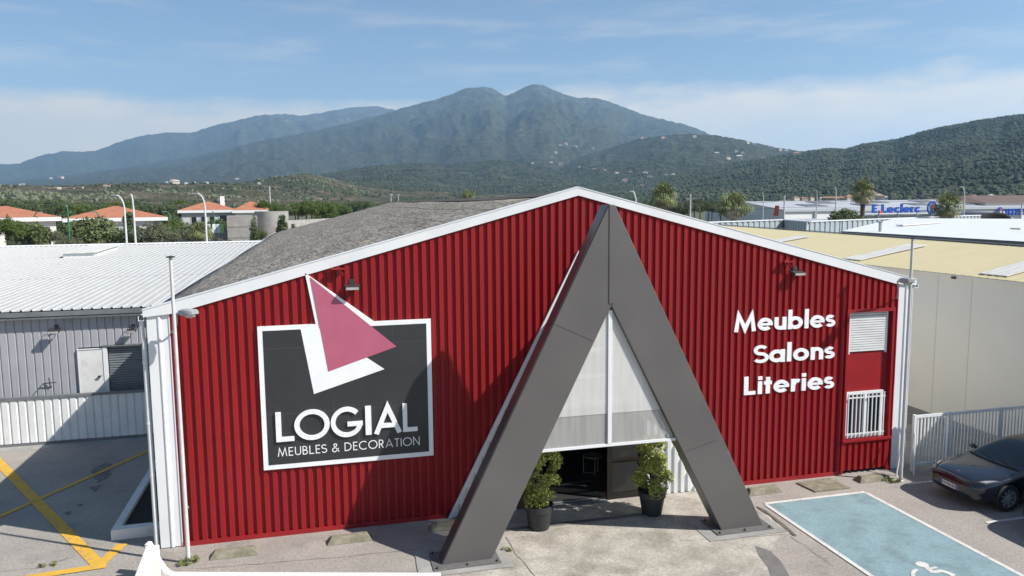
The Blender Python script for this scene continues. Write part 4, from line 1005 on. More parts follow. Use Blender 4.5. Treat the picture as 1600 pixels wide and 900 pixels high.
def make_car(label, loc, rz, scale):
    ROOT = thing('parked_car', (0, 0, 0), label, 'car', 'cars parked by the fence')
    # x back from the nose, half width, underside, belt, centre top, roof edge half width, roof edge drop
    st = [(0.0, .50, .34, .56, .585, .40, .01), (.03, .66, .26, .60, .66, .52, .02), (.12, .78, .22, .64, .715, .60, .025), (.32, .875, .20, .69, .775, .66, .03), (.62, .915, .19, .76, .835, .68, .03),
          (.95, .925, .19, .83, .895, .68, .03), (1.22, .925, .19, .885, .94, .70, .02), (1.40, .925, .19, .90, 1.02, .69, .02), (1.78, .925, .19, .915, 1.23, .64, .03), (2.12, .925, .19, .925, 1.385, .585, .045), (2.45, .925, .19, .935, 1.435, .575, .055),
          (2.85, .925, .19, .945, 1.44, .575, .055), (3.3, .925, .19, .96, 1.40, .58, .055), (3.75, .92, .20, .985, 1.29, .60, .05), (4.12, .905, .22, 1.01, 1.15, .64, .03), (4.38, .87, .25, 1.02, 1.075, .66, .015), (4.58, .80, .30, .98, 1.055, .62, .01), (4.68, .70, .36, .86, .90, .55, .01), (4.72, .55, .42, .70, .72, .45, .005)]
    V = []; nsec = 10
    for x, w, zb, zt, zc, rw, dr in st:
        half = [(0, zb), (w*.80, zb), (w*.97, zb+.09), (w, (zb+zt)/2), (w*.975, zt)]
        half += [(w*.975+(rw-w*.975)*.5, zt+(zc-dr-zt)*.56), (rw, zc-dr), (rw*.55, zc-dr*.25), (0, zc)]
        V.append(half)
    bm = bmesh.new(); rows = []
    for (x, *_), half in zip(st, V):
        ring = [bm.verts.new((x, y, z)) for y, z in half]+[bm.verts.new((x, -y, z)) for y, z in half[-2:0:-1]]
        rows.append(ring)
    n = len(rows[0])
    for i in range(len(rows)-1):
        for k in range(n):
            f = bm.faces.new((rows[i][k], rows[i+1][k], rows[i+1][(k+1) % n], rows[i][(k+1) % n]))
            side = k if k < 8 else 15-k
            x = (st[i][0]+st[i+1][0])/2; m_ = 0
            if side in (6, 7) and 1.22 < x < 2.12: m_ = 1
            if side in (6, 7) and 2.12 < x < 3.3: m_ = 2
            if side in (6, 7) and 3.3 < x < 4.15: m_ = 1
            if side in (4, 5) and 1.6 < x < 3.8: m_ = 3
            if side == 4 and 1.30 < x < 1.6: m_ = 3
            f.material_index = m_
    bm.faces.new(rows[0][::-1]); bm.faces.new(rows[-1])
    bmesh.ops.recalc_face_normals(bm, faces=bm.faces)
    me = bpy.data.meshes.new('tmp'); bm.to_mesh(me); bm.free()
    tmp = bpy.data.objects.new('tmp', me); COL.objects.link(tmp)
    for m_ in ('carpaint', 'carglass', 'carroof', 'carglass', 'black'): me.materials.append(M[m_])
    sd = tmp.modifiers.new('s', 'SUBSURF'); sd.levels = 2; sd.render_levels = 2
    cut = []
    for ax in (.86, 3.74):
        c = MB(); c.lathe([(0, -1.2), (.385, -1.2), (.385, -.62), (0, -.62)], (ax, 0, .335), axis='Y', n=40); c.lathe([(0, .62), (.385, .62), (.385, 1.2), (0, 1.2)], (ax, 0, .335), axis='Y', n=40)
        co = c.build('cut', M['black']); cut.append(co); md = tmp.modifiers.new('b', 'BOOLEAN'); md.object = co; md.operation = 'DIFFERENCE'; md.solver = 'EXACT'
    dg = bpy.context.evaluated_depsgraph_get(); dg.update(); ev = tmp.evaluated_get(dg); m2 = bpy.data.meshes.new_from_object(ev)
    bpy.data.objects.remove(tmp)
    for c in cut: bpy.data.objects.remove(c)
    full = bmesh.new(); full.from_mesh(m2); tree = BVHTree.FromBMesh(full)
    mats2 = [m.name if m else '' for m in m2.materials]
    def take(name, cond, mm, smooth=True):
        b = full.copy(); b.faces.ensure_lookup_table(); dl = [f for f in b.faces if not cond(f)]
        bmesh.ops.delete(b, geom=dl, context='FACES'); me_ = bpy.data.meshes.new(name); b.to_mesh(me_); b.free()
        me_.materials.clear(); me_.materials.append(mm); me_.polygons.foreach_set('material_index', [0]*len(me_.polygons)); me_.polygons.foreach_set('use_smooth', [True]*len(me_.polygons)); me_.set_sharp_from_angle(angle=rad(35))
        o = bpy.data.objects.new(name, me_); COL.objects.link(o); o.parent = ROOT; return o
    body = take('body', lambda f: f.material_index in (0, 4), M['carpaint'])
    take('windscreen', lambda f: f.material_index == 1 and f.calc_center_median().x < 2.5, M['carglass'])
    take('rear_window', lambda f: f.material_index == 1 and f.calc_center_median().x > 2.5, M['carglass'])
    take('roof', lambda f: f.material_index == 2, M['carroof'])
    take('side_window', lambda f: f.material_index == 3 and f.calc_center_median().y > 0, M['carglass'])
    take('side_window', lambda f: f.material_index == 3 and f.calc_center_median().y < 0, M['carglass'])
    def proj_patch(poly, off=.006, down=(0, 0, -1), start=3, n=6):   # quad patch laid on the body from above
        a, b_, c, d_ = [Vector(p) for p in poly]; V = []; F = []
        for i in range(n+1):
            for j in range(n+1):
                p = a.lerp(b_, i/n).lerp(d_.lerp(c, i/n), j/n); h_ = tree.ray_cast(Vector((p.x, p.y, 3)), Vector((0, 0, -1)))
                q = h_[0]+h_[1]*off if h_[0] else Vector((p.x, p.y, .6)); V.append(q)
        for i in range(n):
            for j in range(n): F.append((i*(n+1)+j, (i+1)*(n+1)+j, (i+1)*(n+1)+j+1, i*(n+1)+j+1))
        return V, F
    for s in (-1, 1):
        V_, F_ = proj_patch([(.06, s*.50), (.30, s*.80), (.66, s*.865), (.33, s*.66)]); mb = MB(); mb.add(V_, F_); hl = mb.build('headlight', M['black'], ROOT, smooth=True)
        V_, F_ = proj_patch([(.22, s*.66), (.32, s*.77), (.60, s*.835), (.36, s*.70)], .010); mb = MB(); mb.add(V_, F_); mb.build('lens', M['lamp'], hl, smooth=True)
    mb = MB(); mb.box(-.012, .06, -.26, .26, .385, .50); pl = mb.build('number_plate', M['plate'], ROOT)
    mb = MB(); mb.box(-.0135, -.0125, .215, .26, .386, .499); mb.box(-.0135, -.0125, -.26, -.215, .386, .499); mb.build('plate_band', M['plateblue'], pl)
    write('FZ-920-RX', .17, .18, 0, .412, .062, 0, .002, M['black'], pl, (0, 0, 0), width=.38, part='plate_text', one_mesh=True, to_world=lambda x, z, y: (-.0145+y, .19-x, z))
    mb = MB(); mb.prism([(.06, -.36, .27), (.06, .36, .27), (.035, .36, .36), (.035, -.36, .36)], (-.03, 0, 0)); mb.build('lower_grille', M['black'], ROOT)
    h_ = tree.ray_cast(Vector((.25, 0, 3)), Vector((0, 0, -1)))[0]
    mb = MB(); mb.box(.235, .247, -.035, .035, h_.z-.01, h_.z+.009); mb.box(.247, .31, -.008, .008, h_.z-.01, h_.z+.022); mb.build('emblem', M['chrome'], ROOT)
    def seam(pts, nm, m, rr=.006, n=10, **kw):
        out = []
        for a, b_ in zip(pts, pts[1:]):
            for k in range(n):
                q = Vector(a).lerp(Vector(b_), k/n); h2 = tree.ray_cast(Vector((q.x, q.y, 3)), Vector((0, 0, -1)))
                if h2[0]: out.append(h2[0]+Vector((0, 0, .001)))
        mb = MB(); mb.tube(out, rr, 5); return mb.build(nm, M[m], ROOT)
    for s in (-1, 1): seam([(.30, s*.60), (.62, s*.72), (1.18, s*.80)], 'bonnet_gap', 'black', .005)
    seam([(.165, -.52), (.15, -.25), (.145, 0), (.15, .25), (.165, .52)], 'bonnet_gap', 'black', .005)
    seam([(1.26, -.74), (1.19, -.4), (1.17, 0), (1.19, .4), (1.26, .74)], 'cowl', 'black', .03)
    seam([(1.26, -.55), (1.36, -.05)], 'wiper', 'black', .012); seam([(1.26, .0), (1.38, .55)], 'wiper', 'black', .012)
    for s in (-1, 1):
        mb = MB(); c = Vector((1.62, s*1.0, .98)); V_ = []; F_ = []
        for i in range(6):
            ph = -PI/2+PI*i/5
            for k in range(10): th = 2*PI*k/10; V_.append(c+Vector((.075*math.cos(ph)*math.cos(th), .115*math.sin(ph), .065*math.cos(ph)*math.sin(th))))
        for i in range(5):
            for k in range(10): F_.append((i*10+k, i*10+(k+1) % 10, (i+1)*10+(k+1) % 10, (i+1)*10+k))
        mb.add(V_, F_); mb.tube([c-Vector((0, s*.09, .02)), c-Vector((0, s*.20, .06))], .025, 6); mb.build('mirror', M['carpaint'], ROOT, smooth=True)
        for xx in (2.35, 3.25):
            mb = MB(); mb.box(xx, xx+.2, s*.925-.012, s*.925+.012, .80, .825); mb.build('door_handle', M['carpaint'], ROOT)
    for ax in (.86, 3.74):
        for s in (-1, 1):
            w_ = bpy.data.objects.new('wheel', None); COL.objects.link(w_); w_.parent = ROOT; w_.location = (ax, s*.80, .335); w_.rotation_euler = (0, 0, 0 if s < 0 else PI)
            rim_parts(w_, .335, s)
    ROOT.location = loc; ROOT.rotation_euler = (0, 0, rz); ROOT.scale = (scale,)*3
    return ROOT
car = make_car('dark grey saloon car parked nose-in beside the white bar fence', (19.27, -2.42, .0), rad(-1.5), 1.04)
dup(car, loc=(19.40, -5.12, 0), rz=rad(0), label='dark car nearest the camera with only its nose showing at the right edge')

# ------------------------------------------------------------------ right neighbours
cb = thing('cream_roof_building', (28, 15, 0), 'beige rendered building with a pale yellow metal roof right of the store', 'building')
O = cb.location; CX = 24.53; Y0, Y1 = -12, 62
rx = lambda y: 28.77+(y-4.46)*.1026
mb = MB(O); mb.box(CX, CX+.25, Y0, Y1, 0, 5.16); mb.box(CX+.25, rx(Y0), Y0, Y0+.25, 0, 5.16); mb.box(CX+.25, rx(Y1), Y1-.25, Y1, 0, 5.2); mb.build('wall', M['beige'], cb)
mb = MB(O); V = []; F = []; pitch = .33; y = Y0-.1; ys = []
while y < Y1:
    for dy, dz in ((0, 0), (.25, 0), (.27, .006), (.31, .006)): ys.append((y+dy, dz))
    y += pitch
for y, dz in ys: V += [(CX-.12, y, 5.23+dz), (rx(y), y, 6.0+dz)]
F = [(2*i, 2*i+1, 2*i+3, 2*i+2) for i in range(len(ys)-1)]
mb.add(V, F); cr = mb.build('roof', M['cream'], cb)
mb = MB(O); mb.box(CX-.10, CX+.02, Y0, Y1, 5.13, 5.215); mb.build('eave_trim', M['beige'], cr)
M['joint'] = mat('wall joint', (.66, .60, .51), None, rough=.9)
for u, v in ((1518, 470), (1460, 560)):
    yj = (CAM+pray(u, v)*((CX-CAM.x)/pray(u, v).x)).y
    mb = MB(O); mb.box(CX-.006, CX-.001, yj, yj+.022, .05, 5.12); mb.build('wall_joint', M['joint'], cb)
mb = MB(O); mb.box(CX-.012, CX-.001, Y0, Y1, .0, .22); mb.build('wall_plinth', M['concrete2'], cb)
for yy in (3.0, 15.5): mb = MB(O); mb.box(CX-.16, CX-.105, yy, yy+.16, 5.08, 5.16); mb.build('roof_outlet', M['dark'], cr)
def strip_light(y, x0, x1, w):
    mb = MB(O)
    zz = lambda x, yy: 5.23+.77*(x-CX)/(rx(yy)-CX)+.05
    for k in range(4):
        a = y+k*w/4; b_ = a+w/4-.05
        mb.prism([(x0, a, zz(x0, a)), (x1, a, zz(x1, a)), (x1, b_, zz(x1, b_)), (x0, b_, zz(x0, b_))], (0, 0, .02))
    mb.build('rooflight', M['skylight'], cr)
strip_light(1.3, 24.7, 27.6, 1.1); strip_light(8.2, 24.8, 28.0, 1.1); strip_light(16.8, 25.2, 28.6, 1.2); strip_light(27.0, 25.2, 29.0, 1.2)
mb = MB(O); mb.prism([(rx(Y0)-.05, Y0, 6.02), (rx(Y1)-.05, Y1, 6.02), (rx(Y1)+.08, Y1, 6.02), (rx(Y0)+.08, Y0, 6.02)], (0, 0, .035)); mb.build('ridge_trim', M['gutter'], cr)
wb = thing('white_roof_shed', (42, 12, 0), 'low shed with a bright white flat roof and dark edge behind the yellow roof', 'building')
O = wb.location
A = [(32.1, 19.0), (46.1, 31.1), (51.2, 24.8), (66, 8), (60, -18), (30.4, -18)]
mb = MB(O); mb.poly([(A[0][0], A[0][1], 6.0), (A[5][0], A[5][1], 6.0), (A[4][0], A[4][1], 6.25), (A[3][0], A[3][1], 6.3), (A[2][0], A[2][1], 6.3), (A[1][0], A[1][1], 6.3)]); wr = mb.build('roof', M['white'], wb)
mb = MB(O); mb.prism([(A[0][0]-.02, A[0][1], 0), (A[5][0]-.02, A[5][1], 0), (A[5][0]+.2, A[5][1], 0), (A[0][0]+.2, A[0][1], 0)], (0, 0, 5.99)); mb.prism([(A[0][0]+.21, A[0][1], 0), (A[0][0]+.3, A[0][1]-.3, 0), (A[1][0], A[1][1]-.3, 0), (A[1][0], A[1][1], 0)], (0, 0, 5.98)); mb.build('wall', M['gutter'], wb)  # dark wall colour carries the shade on the fascia
for cx_, cy_ in ((37.5, 20.5), (38.5, 13.5), (41, 4.5)):
    mb = MB(O); mb.prism([(cx_, cy_, 6.16), (cx_+4.2, cy_+1.4, 6.24), (cx_+4.2, cy_+2.0, 6.24), (cx_, cy_+.6, 6.16)], (0, 0, .06)); mb.build('rooflight', M['skylight'], wr)
mb = MB(O); mb.tube([(33.0, 17.0, 5.9), (33.0, 17.0, 6.5)], .08, 8); mb.lathe([(0, 0), (.13, 0), (.13, .06), (0, .08)], (33.0, 17.0, 6.5), n=10); mb.build('vent_pipe', M['steel'], wr)
gs = thing('ribbed_parapet_shed', (44, 42, 0), 'shed with a pale blue grey ribbed parapet between the yellow roof and the supermarket', 'building')
O = gs.location
def ribline(p, q, z0, z1, m):
    p = Vector(p); q = Vector(q); L = (q-p).length; d = (q-p)/L; nrm = Vector((d.y, -d.x)); mb = MB(O); tmp = MB(); ribbed(tmp, 0, L, lambda x: z1, lambda x: z0, 0, pitch=.75, crown=.42, side=.05, depth=.07)
    V = [(p.x+d.x*v[0]-nrm.x*v[1]*-1*-1, p.y+d.y*v[0]-nrm.y*v[1], v[2]) for v in tmp.v]; mb.add(V, tmp.f); return mb.build('ribbed_wall', m, gs)
pp = [(29.5, 36.8), (44.21, 42.73), (42.17, 36.37), (46.65, 38.24), (54.64, 41.05), (70, 47)]
for a, b_ in zip(pp, pp[1:]): ribline(a, b_, 4.2, 5.94, M['bluegrey'])
mb = MB(O)
for a, b_ in zip(pp, pp[1:]):
    a = Vector(a); b_ = Vector(b_); d = (b_-a).normalized(); n_ = Vector((-d.y, d.x))
    mb.prism([(a.x-n_.x*.12, a.y-n_.y*.12, 5.945), (b_.x-n_.x*.12, b_.y-n_.y*.12, 5.945), (b_.x+n_.x*.3, b_.y+n_.y*.3, 5.945), (a.x+n_.x*.3, a.y+n_.y*.3, 5.945)], (0, 0, .08))
mb.build('coping', M['white'], gs)
mb = MB(O); mb.poly([(30, 37.3, 5.5), (44, 43, 5.5), (44.2, 38, 5.5), (54, 41.6, 5.5), (69, 47.5, 5.5), (60, 62, 5.5), (26, 50, 5.5)]); mb.build('roof', M['marketroof'], gs)

# supermarket
D0 = 112
c0 = gy(1226, 328, D0); XW = c0.x; ZE = c0.z
def gx(u, v, x): d = pray(u, v); return CAM+d*((x-CAM.x)/d.x)
f1 = gx(1102, 326, XW); ap = gx(1168, 316, XW)
sm = thing('supermarket', (XW+30, D0+20, 0), 'wide white supermarket hall with a grey shallow roof beyond the sheds', 'building')
O = sm.location; YF_, YR = D0, f1.y; YM = (YF_+YR)/2; ZR = ap.z+.1; XE = XW+130
mb = MB(O); mb.box(XW, XE, YF_, YF_+.3, 0, ZE); mb.build('front_wall', M['marketwhite'], sm)
mb = MB(O); mb.prism([(XW, YF_+.31, 0), (XW, YR, 0), (XW, YR, ZE), (XW, YM, ZR), (XW, YF_+.31, ZE)], (.3, 0, 0)); sw = mb.build('side_wall', M['marketwhite'], sm)
mb = MB(O); mb.add([(XW-.2, YF_-.3, ZE+.02), (XE, YF_-.3, ZE+.02), (XE, YM, ZR+.05), (XW-.2, YM, ZR+.05), (XE, YR, ZE), (XW-.2, YR, ZE)], [(0, 1, 2, 3), (3, 2, 4, 5)]); mr_ = mb.build('roof', M['marketroof'], sm)
M['darklight'] = mat('dark rooflight', (.13, .135, .14), None, rough=.5)
for k in range(9):
    for j, fr in ((0, .28), (1, .62)):
        x = XW+8+k*13+j*6; y = YF_+(YM-YF_)*fr; z = ZE+(ZR-ZE)*fr; mb = MB(O); mb.prism([(x, y, z+.05), (x+5, y, z+.05), (x+5, y+4, z+.05+(ZR-ZE)*4/(YM-YF_)), (x, y+4, z+.05+(ZR-ZE)*4/(YM-YF_))], (0, 0, .12)); mb.build('rooflight', M['darklight'], mr_)
mb = MB(O); mb.box(XW-.1, XE, YF_-.32, YF_-.02, ZE-.35, ZE); mb.build('eave_trim', mat('market trim', (.42, .46, .50), None), mr_)
mb = MB(O)
for u in (1274,): p = gy(u, 335, YF_-.1); mb.box(p.x-.25, p.x+.25, YF_-.25, YF_-.01, 0, ZE-.1)
mb.build('pilaster', M['bluegrey'], sm)
# side advert lettering (unreadable blocks of colour at this size) and orange emblem
e0 = gx(1213, 330, XW)
mb = MB(O); yc, zc = e0.y, e0.z-.3
mb.prism([(XW-.05, yc+.9, zc-.6), (XW-.05, yc-.7, zc-.6), (XW-.05, yc-1.0, zc+1.4), (XW-.05, yc+.4, zc+1.4)], (.03, 0, 0)); mb.build('side_emblem', M['signorange'], sw)
# letters on the roofline sign
def far_sign(text, u0, u1, vb, vt, y, m, w, track, name, label, skip=None):
    a = gy(u0, vb, y); b_ = gy(u1, vb, y); tz = gy(u0, vt, y).z
    t = thing(name, ((a.x+b_.x)/2, y, a.z), label, 'sign')
    write(text, w, track, a.x, a.z, (tz-a.z), y, .25, m, t, t.location, width=b_.x-a.x)
    return t
es = far_sign('E Leclerc', 1363, 1438, 333, 319.5, D0-5, M['signblue'], .23, .07, 'roof_sign', 'large blue letter sign with a round blue and orange emblem on the supermarket roof')
O = es.location
p = gy(1376, 332, D0-5); mb = MB(O); mb.box(p.x-.25, p.x+.25, D0-5.1, D0-4.8, p.z-.2, p.z+.3); mb.build('orange_dot', M['signorange'], es)
c = gy(1456, 325, D0-5); R = 12.5/F_PX*(D0+13)*.98
mb = MB(O); ro, ri = R, R*.80; V = []; F = []
for k in range(40):
    a = 2*PI*k/40
    for r_, yy in ((ro, -.2), (ri, -.2), (ro, .1), (ri, .1)): V.append((c.x+r_*math.cos(a)*.86, D0-5+yy, c.z+r_*math.sin(a)))
for k in range(40):
    a = 4*k; b_ = 4*((k+1) % 40); F += [(a, a+1, b_+1, b_), (a+2, b_+2, b_+3, a+3), (a, b_, b_+2, a+2), (a+1, a+3, b_+3, b_+1)]
mb.add(V, F); mb.build('emblem_ring', M['signblue'], es)
mb = MB(O); mb.prism([(c.x+ri*.84*math.cos(2*PI*k/30), D0-5+.0, c.z+ri*.97*math.sin(2*PI*k/30)) for k in range(30)], (0, .06, 0)); mb.build('emblem_disc', M['signwhite'], es)
mb = MB(O); mb.prism([(c.x-R*.25, D0-5.15, c.z-R*.55), (c.x-R*.05, D0-5.15, c.z-R*.55), (c.x-R*.05, D0-5.15, c.z+R*.5), (c.x-R*.45, D0-5.15, c.z+R*.5), (c.x-R*.45, D0-5.15, c.z+R*.35), (c.x-R*.25, D0-5.15, c.z+R*.35)], (0, .1, 0)); mb.build('emblem_letter', M['signblue'], es)
mb = MB(O); mb.prism([(c.x+.05, D0-5.14, c.z-R*.1)]+[(c.x+.05+R*.60*math.cos(rad(a)), D0-5.14, c.z-R*.1+R*.72*math.sin(rad(a))) for a in range(0, 91, 10)], (0, .1, 0)); mb.build('emblem_wedge', M['signorange'], es)
mb = MB(O)
for u in (1375, 1405, 1435, 1456): q = gy(u, 336, D0-5); mb.tube([(q.x, D0-4.6, 2.2), (q.x, D0-4.6, q.z+.9)], .12, 6)
mb.build('sign_frame', M['steel'], es)
pa = gy(1352, 336, D0-4); pb = gy(1462, 336, D0-4)
en_ = thing('entrance_block', ((pa.x+pb.x)/2, D0-3, 0), 'low grey supermarket entrance block with white windows under the blue sign', 'building'); O = en_.location
mb = MB(O); mb.box(pa.x, pb.x, D0-4, D0-.4, 0, pa.z-.2); mb.build('wall', M['bluegrey'], en_)
for k in range(7): mb = MB(O); mb.box(pa.x+.6+k*1.5, pa.x+1.6+k*1.5, D0-4.05, D0-4.01, pa.z-1.5, pa.z-.7); mb.build('window', M['signwhite'], en_)
mb = MB(O); mb.box(pa.x-.3, pb.x+.3, D0-4.4, D0-.35, pa.z-.2, pa.z+.05); mb.build('roof', M['steel'], en_)
far_sign('HYPER', 1572, 1606, 336, 326.5, D0-.7, M['signblue'], .22, .12, 'wall_sign', 'blue capital letter sign on the white supermarket wall at the right edge')
c = gy(1562, 330, D0-.4); hs = thing('emblem_sign', (c.x, D0-.4, c.z), 'small round blue emblem left of the blue capital letters', 'sign'); O = hs.location; R = .85
mb = MB(O); V = []; F = []
for k in range(32):
    a = 2*PI*k/32
    for r_, yy in ((R, -.15), (R*.8, -.15), (R, .0), (R*.8, .0)): V.append((c.x+r_*math.cos(a)*.85, D0-.4+yy, c.z+r_*math.sin(a)))
for k in range(32):
    a = 4*k; b_ = 4*((k+1) % 32); F += [(a, a+1, b_+1, b_), (a+2, b_+2, b_+3, a+3), (a, b_, b_+2, a+2), (a+1, a+3, b_+3, b_+1)]
mb.add(V, F); mb.build('emblem_ring', M['signblue'], hs)
mb = MB(O); mb.box(c.x-.3, c.x-.05, D0-.52, D0-.41, c.z-.5, c.z+.5); mb.build('emblem_letter', M['signblue'], hs)
mb = MB(O); mb.prism([(c.x+.05, D0-.52, c.z)]+[(c.x+.05+.5*math.cos(rad(a)), D0-.52, c.z+.5*math.sin(rad(a))) for a in range(0, 91, 15)], (0, .08, 0)); mb.build('emblem_wedge', M['signorange'], hs)
# blue barrel canopy
q0 = gy(1510, 340, D0-6); q1 = gy(1558, 340, D0-6)
bc = thing('barrel_canopy', ((q0.x+q1.x)/2, D0-6, 0), 'dark arched trolley canopy with a blue side in front of the supermarket', 'canopy'); O = bc.location
mb = MB(O); n = 16; wdt = 4.2; xc = gy(1542, 340, D0-6).x; zt = gy(1540, 331.5, D0-6).z
arcp = [(xc+wdt*math.cos(PI*k/n), D0-8, zt-1.9+1.9*math.sin(PI*k/n)) for k in range(n+1)]
mb.prism(arcp+[(p_[0]*.96+xc*.04, p_[1], p_[2]-.25) for p_ in arcp[::-1]], (0, 7, 0)); mb.build('arched_roof', M['dark'], bc)
mb = MB(O); mb.box(q0.x-4, xc-wdt*.6, D0-5, D0-.5, zt-1.6, zt-.5); mb.build('side_band', mat('canopy blue', (.10, .19, .42), None, rough=.4), bc)
mb = MB(O)
for s in (-1, 1): mb.tube([(xc+s*wdt*.95, D0-7.5, 0), (xc+s*wdt*.95, D0-7.5, zt-1.8)], .12, 8)
mb.build('post', M['steel'], bc)
# brown roof far right
a = far(1540, 309, 190); b_ = far(1640, 312, 170)
br = thing('brown_roof_hall', (a.x+15, a.y, 0), 'low hall with a brown roof behind the supermarket at the right edge', 'building'); O = br.location
z_ = far(1600, 312, 190).z
mb = MB(O); mb.box(a.x, a.x+60, a.y, a.y+.4, 0, z_-.6); mb.box(a.x, a.x+.4, a.y+.41, a.y+30, 0, z_-.6); mb.build('wall', M['render'], br)
mb = MB(O); mb.add([(a.x-.4, a.y-.4, z_-.6), (a.x+60, a.y-.4, z_-.6), (a.x+60, a.y+15, z_+1), (a.x+9, a.y+15, z_+1), (a.x-.4, a.y+30, z_-.6), (a.x+60, a.y+30, z_-.6)], [(0, 1, 2, 3), (3, 2, 5, 4), (0, 3, 4)]); mb.build('roof', mat('brown roof', (.14, .085, .065), (.11, .07, .055), 1, .8), br)

# ------------------------------------------------------------------ trees
def make_tree(name, leafm, kind, seed, label, nleaf=1500, size=.17):
    random.seed(seed); t = thing(name, (0, 0, 0), label, 'tree')
    cs = []
    if kind == 'round':
        for k in range(24):
            a = random.uniform(0, 2*PI); ph = random.uniform(-.5, 1.3); r = random.uniform(.7, 1.35)
            cs.append((r*math.cos(a)*math.cos(ph)*1.05, r*math.sin(a)*math.cos(ph)*1.05, 2.7+1.15*math.sin(ph)*r*.8, random.uniform(.40, .72)))
    elif kind == 'column':
        z = .5
        while z < 5.6: cs.append((random.uniform(-.12, .12), random.uniform(-.12, .12), z, .55*min(1, (6.2-z)/2.2)+.05)); z += .22
    elif kind == 'conifer':
        z = .8
        while z < 5.2:
            R = 1.35*(1-z/5.8)
            for k in range(7): a = random.uniform(0, 2*PI); cs.append((R*math.cos(a)*.8, R*math.sin(a)*.8, z+random.uniform(-.1, .1), .16+.25*R))
            z += .34
    elif kind == 'wide':
        for k in range(34):
            a = random.uniform(0, 2*PI); r = random.uniform(.3, 2.1); cs.append((r*math.cos(a), r*math.sin(a), 2.3+random.uniform(-.6, .9)*(1.25-r/2.6), random.uniform(.42, .78)))
    mb = MB(); h = max(c[2] for c in cs)
    mb.tube([(0, 0, -9), (0, 0, 0), (.05, .02, h*.3), (.0, .04, h*.55), (0, 0, h*.85)], [.2, .16, .12, .09, .03], 7)
    for c in cs[::4]: mb.tube([(0, 0, min(h*.5, c[2]*.6)), (c[0]*.5, c[1]*.5, c[2]*.8), c[:3]], [.06, .04, .015], 5)
    mb.build('trunk', M['bark'], t)
    mb = MB(); leaves(mb, cs, nleaf, size); mb.build('crown', leafm, t); return t, h+.5
TREES = {
 'round': make_tree('leafy_tree', M['leaf1'], 'round', 1, 'olive green round tree', 6000, .105), 'bright': make_tree('leafy_tree', M['leaf2'], 'wide', 2, 'bright green tree', 6000, .105),
 'dark': make_tree('leafy_tree', M['leaf3'], 'wide', 4, 'dark green tree', 6000, .105), 'grey': make_tree('leafy_tree', M['leaf4'], 'wide', 5, 'grey green tree', 6000, .105),
 'cypress': make_tree('cypress_tree', M['leaf3'], 'column', 6, 'dark narrow cypress', 4000, .085), 'conifer': make_tree('conifer_tree', M['leaf3'], 'conifer', 8, 'dark conifer', 6000, .105)}
used = set()
def put_tree(kind, u, vtop, wpx, dist, label, group=None):
    proto, h0 = TREES[kind]; p = far(u, vtop, dist); base_h = {'round': 2.9, 'bright': 4.3, 'dark': 4.3, 'grey': 4.3, 'cypress': 1.2, 'conifer': 2.6}[kind]
    W_ = wpx/F_PX*dist*1.05; sx = W_/base_h; sz = p.z/h0
    o = proto if kind not in used else dup(proto)
    used.add(kind); o.location = (p.x, p.y, p.z-h0*sx); o.scale = (sx, sx, sx); o.rotation_euler = (0, 0, random.uniform(0, 6.28)); o['label'] = label
    if group: o['group'] = group
    elif 'group' in o: del o['group']
    return o
for a in (('bright', 10, 341, 42, 78, 'bright bushy tree at the left edge above the white roof'), ('cypress', 11, 331, 10, 82, 'thin dark cypress at the left edge in front of the white house'),
          ('round', 47, 345, 42, 88, 'neat round tree with a bare trunk before the white house'), ('grey', 88, 360, 26, 92, 'small grey green bush tree beside the green lamp post'),
          ('grey', 108, 368, 30, 80, 'low grey green bush above the white roof ridge'), ('round', 146, 337, 62, 84, 'broad olive tree in front of the middle red roof'), ('dark', 166, 343, 24, 95, 'dark tree behind the broad olive tree'),
          ('conifer', 200, 325, 46, 86, 'tall dark pine between the two tall white lamp posts'), ('dark', 205, 352, 48, 82, 'low dark tree under the tall pine'), ('grey', 243, 347, 52, 80, 'grey green bushy tree right of the tall white lamp post'),
          ('bright', 255, 350, 30, 96, 'light green tree under the end of the middle red roof'), ('bright', 277, 345, 52, 105, 'light green bushes before the grey apartment house'), ('dark', 262, 335, 40, 118, 'dark tree beside the end of the middle red roof'),
          ('grey', 300, 348, 46, 82, 'grey tree left of the small palm'), ('dark', 337, 342, 28, 112, 'dark tree in front of the apartment balcony'), ('dark', 100, 330, 60, 150, 'dark tree showing between the two red hipped roofs'),
          ('cypress', 396.5, 333, 15, 74, 'dark narrow cypress in front of the concrete wall'), ('conifer', 440, 331, 36, 77, 'blue green fir beside the concrete wall'), ('conifer', 458, 347, 20, 79, 'small fir right of the larger fir'),
          ('round', 407, 358, 16, 76, 'small tree between the cypress and the fir'), ('grey', 352, 372, 42, 79, 'low bushes below the concrete wall')):
    put_tree(*a)
random.seed(11)
for i in range(16):
    u = 404+i*9+random.uniform(-3, 3); put_tree(random.choice(['bright', 'bright', 'dark', 'grey']), u, random.uniform(312, 322)+max(0, (i-9))*1.2, random.uniform(22, 40), random.uniform(140, 200), 'leafy tree in the green belt behind the concrete wall', 'trees in the belt behind the concrete wall')
for i in range(34):
    u = -20+i*10+random.uniform(-4, 4); put_tree(random.choice(['dark', 'dark', 'grey', 'bright']), u, random.uniform(311, 321), random.uniform(24, 44), random.uniform(190, 260), 'dark leafy tree in the belt behind the red roofed houses', 'trees in the belt behind the red roofed houses')
for i in range(13):
    u = 1005+i*10+random.uniform(-4, 4); put_tree(random.choice(['dark', 'dark', 'grey']), u, random.uniform(309, 318), random.uniform(24, 40), random.uniform(140, 180), 'leafy tree in the belt beyond the red gable between the palms', 'trees in the belt between the first two palms')
